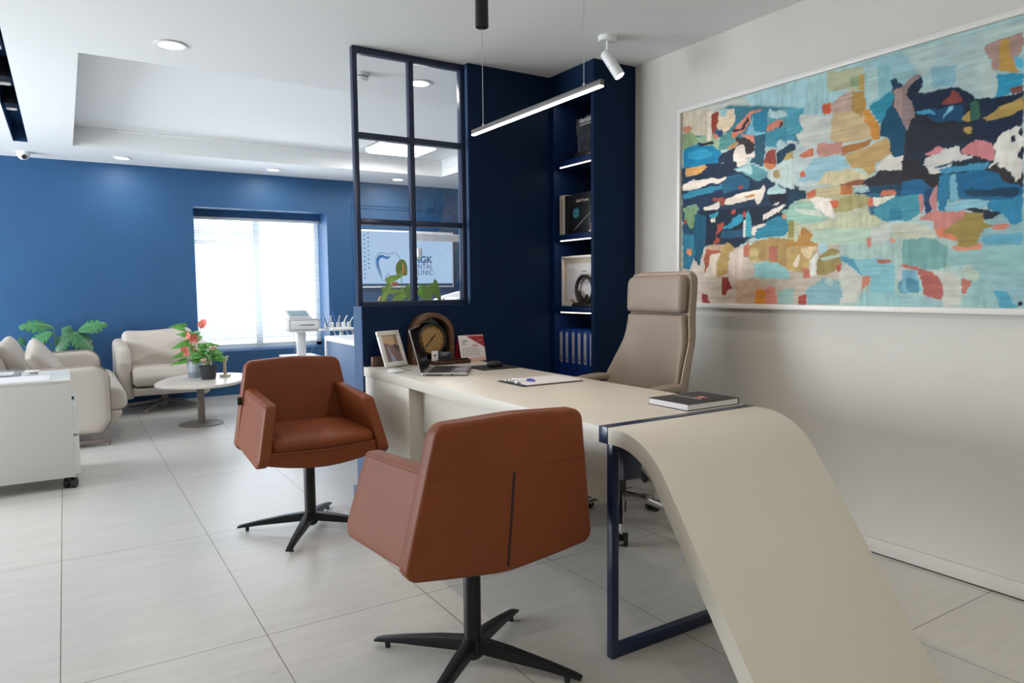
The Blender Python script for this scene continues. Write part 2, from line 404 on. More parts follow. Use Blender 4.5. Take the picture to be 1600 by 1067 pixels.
# glazed navy frame standing on the half-height wall
fr=thing('glazed_partition_frame',(1.73,3.80,1.093),'navy metal window frame of six panes standing on the low dark blue wall','window frame')
y0,y1=3.79,3.83
b=B().box(1.383,1.409,y0,y1,1.093,CZ-.001,.001).box(2.046,2.071,y0,y1,1.093,CZ-.001,.001).box(1.409,2.046,y0,y1,2.474,CZ-.001,.001).box(1.409,2.046,y0,y1,1.093,1.119,.001)
b.build('outer_frame','navy_metal',fr)
b=B().box(1.713,1.743,y0,y1,1.119,2.474,.001)
for z in (2.034,1.563): b.box(1.409,1.713,y0,y1,z-.0155,z+.0155,.001).box(1.743,2.046,y0,y1,z-.0155,z+.0155,.001)
b.build('glazing_bars','navy_metal',fr)
for z0,z1 in ((1.119,1.5475),(1.5785,2.0185),(2.0495,2.474)):
    for x0,x1 in ((1.409,1.713),(1.743,2.046)):
        B().box(x0,x1,3.812,3.816,z0,z1).build('glass_pane','pane',fr,smooth=False)
for x in (1.56,1.91): B().tube((x,3.786,1.124),(x,3.79,1.124),.004,n=10).build('screw','black_metal',fr)

# ------------------------------------------------------------------ ceiling fittings
def downlight(x,y,label,r=.062):
    t=thing('recessed_downlight',(x,y,CZ-.006),label,'ceiling light',group='recessed downlights')
    B().lathe([(r,0),(r+.018,0),(r+.02,.002),(r+.016,.006),(r,.0065)],(x,y,CZ-.007),ring=True).build('trim_ring','pure_white',t)
    B().lathe([(0,0),(r,0),(r,.003),(0,.003)],(x,y,CZ-.0045)).build('glowing_disc','lamp_disc',t)
    area('lamp_light',(x,y,CZ-.012),(0,0,0),.12,.12,DL,(1,.95,.88),'DISK')
downlight(0.547,4.28,'round white downlight in the near ceiling band, left of the window frame')
downlight(0.546,8.075,'small round downlight by the far blue wall, left of the window, first in the row')
downlight(2.012,8.07,'small round downlight by the far blue wall, above the window')
downlight(2.0,4.26,'round downlight seen through the upper right pane of the navy frame')
for (x_,y_) in ((.55,.2),(2.0,.2),(.55,-1.4),(2.0,-1.4),(-1.0,.2),(-1.0,-1.4)):  # unseen fill lamps, added behind the camera to lift the desk side
    area('added_fill_light',(x_,y_,CZ-.012),(0,0,0),.12,.12,DR,(1,.93,.83),'DISK')
downlight(3.48,8.07,'small round downlight seen through the middle left pane of the navy frame')
t=thing('smoke_detector',(1.608,4.259,CZ-.045),'white smoke detector on the ceiling behind the upper left pane of the navy frame','smoke detector')
B().lathe([(0,0),(.035,0),(.045,.008),(.047,.015),(.042,.018),(.042,.03),(.055,.034),(.055,.045),(0,.045)],(1.608,4.259,CZ-.0455)).build('housing','pure_white',t)
b=B()
for k in range(20):
    a=2*PI*k/20; b.box(-.003,.003,-.0435,-.041,.0195,.0285,mx=T(1.608,4.259,CZ-.0455,rz=a))
b.build('vent_slots','black_plastic',t)
t=thing('ceiling_panel_light',(3.05,6.92,2.61),'square glowing ceiling panel light in the raised tray, seen through the frame','ceiling light')
B().pillow(rrect(.60,.60,.05,cx=3.06,cy=6.98),.04,.006,fn=lambda u,v,w:(u,v,2.652+w)).box(2.9,3.2,6.85,7.1,2.672,2.69).build('housing','ceiling',t)
B().pillow(rrect(.56,.56,.05,cx=3.06,cy=6.98),.006,.002,fn=lambda u,v,w:(u,v,2.630+w)).build('diffuser','panel_glow',t)
area('panel_light',(3.06,6.98,2.62),(0,0,0),.54,.54,PL,(1,.97,.93))
# dark lamps in the lighting slot
for i,(y,lb) in enumerate(((4.80,'black square spotlight in the navy ceiling slot, cut by the photo edge'),(5.62,'black square spotlight in the navy ceiling slot, middle one in view'),(6.37,'black square spotlight in the navy ceiling slot, nearest the far wall'))):
    t=thing('slot_spotlight',(-.259,y,2.53),lb,'ceiling spotlight',group='spotlights in the navy slot')
    B().box(-.30,-.218,y-.11,y+.11,2.535,2.66,.004).build('lamp_body','black_metal',t)
    B().box(-.292,-.226,y+.03,y+.10,2.529,2.5355,.002).build('lens','frame_white',t)
t=thing('dome_camera',(-.261,8.17,2.45),'small white dome security camera at the ceiling by the far blue wall','security camera')
B().lathe([(0,0),(.025,.004),(.042,.02),(.05,.04),(.055,.045),(.055,.075),(0,.075)],(-.261,8.17,CZ-.0755)).build('dome','pure_white',t)
B().tube((-.255,8.115,2.452),(-.252,8.135,2.46),.021,n=20).build('camera_lens','black_gloss',t)

# linear pendant over the desk
t=thing('linear_pendant_lamp',(1.60,2.40,1.875),'thin glowing linear pendant lamp hanging on two wires above the desk','pendant lamp')
B().box(1.591,1.609,1.938,2.851,1.880,1.900,.002).build('profile','profile_grey',t)
B().box(1.5915,1.6085,1.940,2.849,1.8745,1.8805,.001).build('light_strip','led',t)
for y in (2.04,2.757): 
    B().tube((1.60,y,1.90),(1.60,y,CZ if y<2.5 else 2.32),.0013,n=8).build('suspension_wire','silver',t)
    B().lathe([(.004,0),(.004,.01),(0,.012)],(1.60,y,1.899),n=12).build('wire_grip','silver',t)
B().lathe([(0,0),(.006,.002),(.027,.002),(.029,.004),(.028,CZ-2.321),(0,CZ-2.321)],(1.60,2.757,2.320)).build('canopy_cylinder','black_metal',t)
area('pendant_light',(1.60,2.395,1.872),(0,0,0),.014,.89,PD,(1,.84,.74))

# white ceiling spotlight
t=thing('ceiling_spotlight',(2.50,2.985,CZ-.03),'white cylindrical spotlight on the ceiling, tilted towards the painting','spotlight')
B().lathe([(0,0),(.047,0),(.05,.004),(.05,.026),(0,.026)],(2.50,2.985,CZ-.0262)).build('mounting_plate','pure_white',t)
B().tube((2.50,2.985,CZ-.095),(2.50,2.985,CZ-.024),.008,n=12).build('stem','pure_white',t)
hd=Vector((2.50,2.985,CZ-.105)); ax=Vector((0.30,-0.43,-0.85)).normalized(); q=ax.to_track_quat('Z','Y').to_matrix().to_4x4()
mx=Matrix.Translation(hd)@q
B().lathe([(0,-.03),(.022,-.03),(.029,-.022),(.029,.055),(.0275,.057),(.0275,.060),(.029,.062),(.029,.125),(.026,.127),(.026,.118),(0,.118)],(0,0,0),mx=mx).build('lamp_head','pure_white',t)
B().lathe([(0,.1185),(.025,.1185),(.025,.121),(0,.122)],(0,0,0),mx=mx).build('glowing_lens','spot_glow',t)
l=bpy.data.lights.new('spot_lamp_light','SPOT'); l.energy=SP; l.spot_size=math.radians(75); l.spot_blend=.9; l.shadow_soft_size=.03; l.color=(1,.9,.8)
o=bpy.data.objects.new('spot_lamp_light',l); C.objects.link(o); o.location=hd+ax*.13; o.rotation_euler=(-ax).to_track_quat('Z','Y').to_euler()

# ------------------------------------------------------------------ blinds
t=thing('venetian_blind',(1.98,8.77,.54),'white horizontal slatted blind drawn down over the bright window','window blind')
B().box(WX0+.01,WX1-.01,8.755,8.795,2.0,2.034,.002).build('headrail','white_plastic',t)
b=B(); z=1.985
while z>.60:
    for sy in (0,):
        b.box(WX0+.02,WX1-.02,-.0125,.0125,-.0004,.0004,mx=T(0,8.775,z,rx=SLAT))
    z-=.0235
for k in range(6): b.box(WX0+.02,WX1-.02,8.7625,8.7875,.560+.008*k,.5612+.008*k)
b.build('slats','slat',t,smooth=False)
B().box(WX0+.02,WX1-.02,8.762,8.788,.540,.556,.002).build('bottom_rail','white_plastic',t)
for x in (1.33,1.78,2.2,2.62):
    B().tube((x,8.7605,.55),(x,8.7605,2.0),.0012,n=6).tube((x,8.7895,.55),(x,8.7895,2.0),.0012,n=6).build('ladder_cord','white_plastic',t)
def outlet(x,y0_,z,label):
    t=thing('wall_socket',(x,y0_,z),label,'wall socket')
    B().pillow(rrect(.084,.084,.006,cx=x,cy=z),.012,.002,fn=lambda u,v,w:(u,y0_-.006+w*-1,v)).build('cover_plate','grey_plastic' if 0 else 'silver_plate',t)
    B().lathe([(0,.003),(.017,.003),(.02,0),(.022,0),(.022,.004),(0,.004)],(0,0,0),mx=T(x,y0_-.0165,z,rx=PI/2)@Matrix.Scale(-1,4,(0,0,1))).build('socket_cup','grey_plastic',t)
M['silver_plate']=mat('silver_grey_plate',(.42,.42,.42),.35)
outlet(1.416,8.48,.455,'silver grey wall socket under the left end of the blind')
# ------------------------------------------------------------------ shelving column beside the white wall
t=thing('shelf_cabinet',(2.82,3.52,0),'tall dark navy built-in shelf column in the corner beside the white wall','shelf')
B().box(2.660,2.9829,3.299,3.327,0,CZ-.001,.001).build('side_panel','navy',t)
B().box(2.660,2.9829,3.698,3.7449,0,CZ-.001,.001).build('side_panel','navy_shelf',t)
B().box(2.662,2.9829,3.327,3.698,2.345,CZ-.001).build('top_panel','navy',t)
for z in (1.938,1.482,1.032,0.565):
    sh=B().box(2.664,2.9829,3.327,3.698,z,z+.034,.001).build('shelf_board','navy_shelf',t)
B().box(2.664,2.9829,3.327,3.698,0,.06).build('plinth','navy',t)
for z in (2.345,1.938,1.482,1.032):
    B().box(2.675,2.681,3.335,3.655,z-.007,z-.0005).build('led_strip','led_soft',t)
    area('shelf_light',(2.679,3.50,z-.009),(0,0,0),.01,.3,SL,(1,.84,.70))
# crystal trophy
t=thing('crystal_trophy',(2.72,3.42,1.973),'dark jagged crystal trophy with white lettering on the top shelf','trophy')
pl=[(-.075,0),(.07,0),(.082,.06),(.078,.12),(.085,.2),(.07,.262),(.02,.268),(-.03,.25),(-.088,.262),(-.098,.2),(-.085,.13),(-.08,.06)]
B().prism([(3.430-u,2.0025+v*.80) for u,v in pl],2.700,2.735,'X',bev=.006).build('crystal_block','smoke_glass',t,angle=20)
B().box(2.685,2.76,3.345,3.515,1.9725,2.002,.002).build('base','bronze',t)
B().text('dentist',.042,T(2.6993,3.487,2.178)@FACE_X,bold=.001).box(2.6987,2.6993,3.468,3.480,2.163,2.169).box(2.6987,2.6993,3.415,3.464,2.163,2.169).box(2.6987,2.6993,3.37,3.411,2.163,2.169).build('lettering','silver_ink',t,smooth=False)
# books on the second shelf (top at 1.516)
def book(x0,x1,y0,y1,z0,z1,cover,label,spine='-X',pages='cream_paper',grp='books on the second shelf',nm='book'):
    t=thing(nm,((x0+x1)/2,(y0+y1)/2,z0),label,'book',group=grp); c=.003
    if spine=='-X':
        B().box(x0,x0+c,y0,y1,z0,z1,.001).box(x0,x1,y0,y0+c,z0,z1,.001).box(x0,x1,y1-c,y1,z0,z1,.001).build('cover',cover,t)
        B().box(x0+c,x1-.004,y0+c,y1-c,z0+.004,z1-.004).build('pages',pages,t,smooth=False)
    else:
        B().box(x0,x0+c,y0,y1,z0,z1,.001).box(x1-c,x1,y0,y1,z0,z1,.001).box(x0,x1,y1-c,y1,z0,z1,.001).build('cover',cover,t)
        B().box(x0+c,x1-c,y0+.004,y1-c,z0+.004,z1-.004).build('pages',pages,t,smooth=False)
    return t
M['cream_cover']=mat('cream_cover',(.50,.44,.34),.5); M['dark_cover']=mat('dark_cover',(.010,.011,.014),.35)
zb=1.5165
t=book(2.675,2.86,3.604,3.662,zb,zb+.245,'cream_cover','thick cream book with vertical spine lettering, leftmost on the second shelf')
b=B()
for k in range(15):
    if k not in(6,9): b.box(2.6743,2.6749,3.630,3.639,zb+.215-k*.0125-.009,zb+.215-k*.0125)
b.build('spine_lettering','ink',t,smooth=False)
t=book(2.675,2.86,3.590,3.602,zb,zb+.238,'dark_cover','thin black book upright right beside the thick cream book')
t=book(2.675,2.86,3.575,3.588,zb,zb+.238,'dark_cover','second thin black book, touching the large black cover')
t=book(2.70,2.735,3.335,3.572,zb,zb+.245,'dark_cover','large black book facing out with a teal round picture on its cover',spine='-Y')
B().text('Sabit Protez',.026,T(2.6995,3.524,zb+.192)@FACE_X).build('cover_lettering','cream_paper',t,smooth=False)
M['teal']=mat('teal_print',(.03,.16,.20),.4,noise=.5,nscale=60)
B().prism([(3.524+.034*math.cos(a)*(1 if math.cos(a)*.5+math.sin(a)<.7 else .75),zb+.130+.034*math.sin(a)*(1 if math.cos(a)*.5+math.sin(a)<.7 else .72)) for a in [2*PI*k/28 for k in range(28)]],2.6990,2.6999,'X').build('cover_picture','teal',t,smooth=False)
B().path([(2.6988,3.53,zb+.03),(2.6988,3.45,zb+.08),(2.6988,3.38,zb+.12)],.0022,taper=.6).build('cover_instrument','silver_ink',t)
t=thing('trinket_box',(2.71,3.345,zb),'small pale pink box on the second shelf at its right edge','box')
B().box(2.678,2.697,3.3275,3.354,zb+.012,zb+.055,.002).build('lid_block','pink',t); B().box(2.672,2.698,3.3275,3.364,zb,zb+.012,.002).build('foot','pink',t)
# framed certificate and ring sculpture on the third shelf (top 1.066)
z3=1.0665
t=thing('framed_certificate',(2.72,3.50,z3),'white framed certificate standing on the third shelf','picture frame')
y0,y1,zt=3.345,3.690,z3+.316
B().box(2.707,2.729,y0,y1,z3,z3+.016,.002).box(2.707,2.729,y0,y1,zt-.016,zt,.002).box(2.707,2.729,y0,y0+.016,z3+.016,zt-.016,.002).box(2.707,2.729,y1-.016,y1,z3+.016,zt-.016,.002).build('frame','frame_white',t)
B().box(2.719,2.727,y0+.01,y1-.01,z3+.01,zt-.01).build('mount','cream_paper',t)
B().box(2.7175,2.7195,y0+.045,y1-.045,z3+.045,zt-.045).build('certificate','paper',t)
b=B()
for k,(wd,zz) in enumerate(((.05,.215),(.10,.195),(.13,.18),(.08,.165),(.11,.152),(.10,.14))): b.box(2.7168,2.7174,3.47-wd/2,3.47+wd/2,z3+zz,z3+zz+.004)
b.path([(2.7170,3.600-.02*math.sin(a),z3+.215+.02*math.cos(a)) for a in [2*PI*k/16 for k in range(17)]],.0006,n=4)
b.build('certificate_text','ink',t,smooth=False)
t=thing('ring_sculpture',(2.688,3.42,z3),'dark bronze ring sculpture with a reclining figure, in front of the certificate','sculpture')
cy,cz=3.425,z3+.105; R=.082
B().path([(2.688,cy+R*math.cos(a),cz+R*math.sin(a)) for a in [2*PI*k/40+PI for k in range(41)]],.0115,n=10).build('ring','bronze',t)
B().pillow(rrect(.034,.20,.015,cx=2.686,cy=3.44),.02,.006,fn=lambda u,v,w:(u,v,z3+.0102+w)).path([(2.688,3.48,z3+.02),(2.688,3.53,z3+.022),(2.678,3.548,z3+.045)],.007,taper=.4).build('base','bronze',t)
B().sphere((2.688,cy+.055,cz-.018),.0125,n=14).path([(2.688,cy+.05,cz-.03),(2.688,cy+.03,cz-.058),(2.688,cy-.005,cz-.064),(2.683,cy-.03,cz-.034),(2.683,cy-.05,cz-.055)],.0115,taper=.6,n=10).path([(2.683,cy+.045,cz-.035),(2.678,cy+.02,cz-.04),(2.678,cy,cz-.056)],.006,n=8).build('figure','bronze',t)
# binders on the fourth shelf (top .599)
z4=.5995; n0=None
lbs=['cobalt blue lever arch binder, first from the left in the row of six','cobalt blue binder, second from the left in the row of six','cobalt blue binder, third from the left in the row of six','cobalt blue binder, fourth from the left in the row of six','cobalt blue binder, fifth from the left in the row of six','cobalt blue binder, sixth from the left, partly hidden by the cabinet side']
src=None
for k in range(6):
    yc=3.668-k*.0605-(.006 if k>1 else 0)
    if src is None:
        t=thing('lever_arch_binder',(2.70,yc,z4),lbs[0],'binder',group='blue binders on the shelf'); ORG[t.name]=Vector((0,0,0))
        b=B().box(-.012,-.009,-.0285,.0285,0,.318,.001).box(-.012,.24,-.0285,-.0265,0,.318,.0005).box(-.012,.24,.0265,.0285,0,.318,.0005)
        b.build('cover','binder',t)
        B().box(-.008,.22,-.026,.026,.006,.300).build('paper_block','paper',t,smooth=False)
        B().box(-.0135,-.0121,-.0135,.0135,.11,.305,.0004).build('spine_label','binder_label',t)
        B().box(-.0142,-.0136,-.006,.006,.125,.145).box(-.0142,-.0136,-.0015,.0015,.15,.156).box(-.0142,-.0136,-.010,.010,.296,.303).build('label_print','ink',t,smooth=False)
        B().lathe([(.008,0),(.012,0),(.0125,.002),(.008,.003)],(0,0,0),mx=T(-.0122,0,.068,ry=-PI/2),n=24,ring=True).build('finger_ring','chrome',t)
        src=t
    else:
        r=src.copy(); C.objects.link(r); r.location=(2.70,yc,z4); r['label']=lbs[k]
        for ch in list(src.children):
            c=ch.copy(); C.objects.link(c); c.parent=r

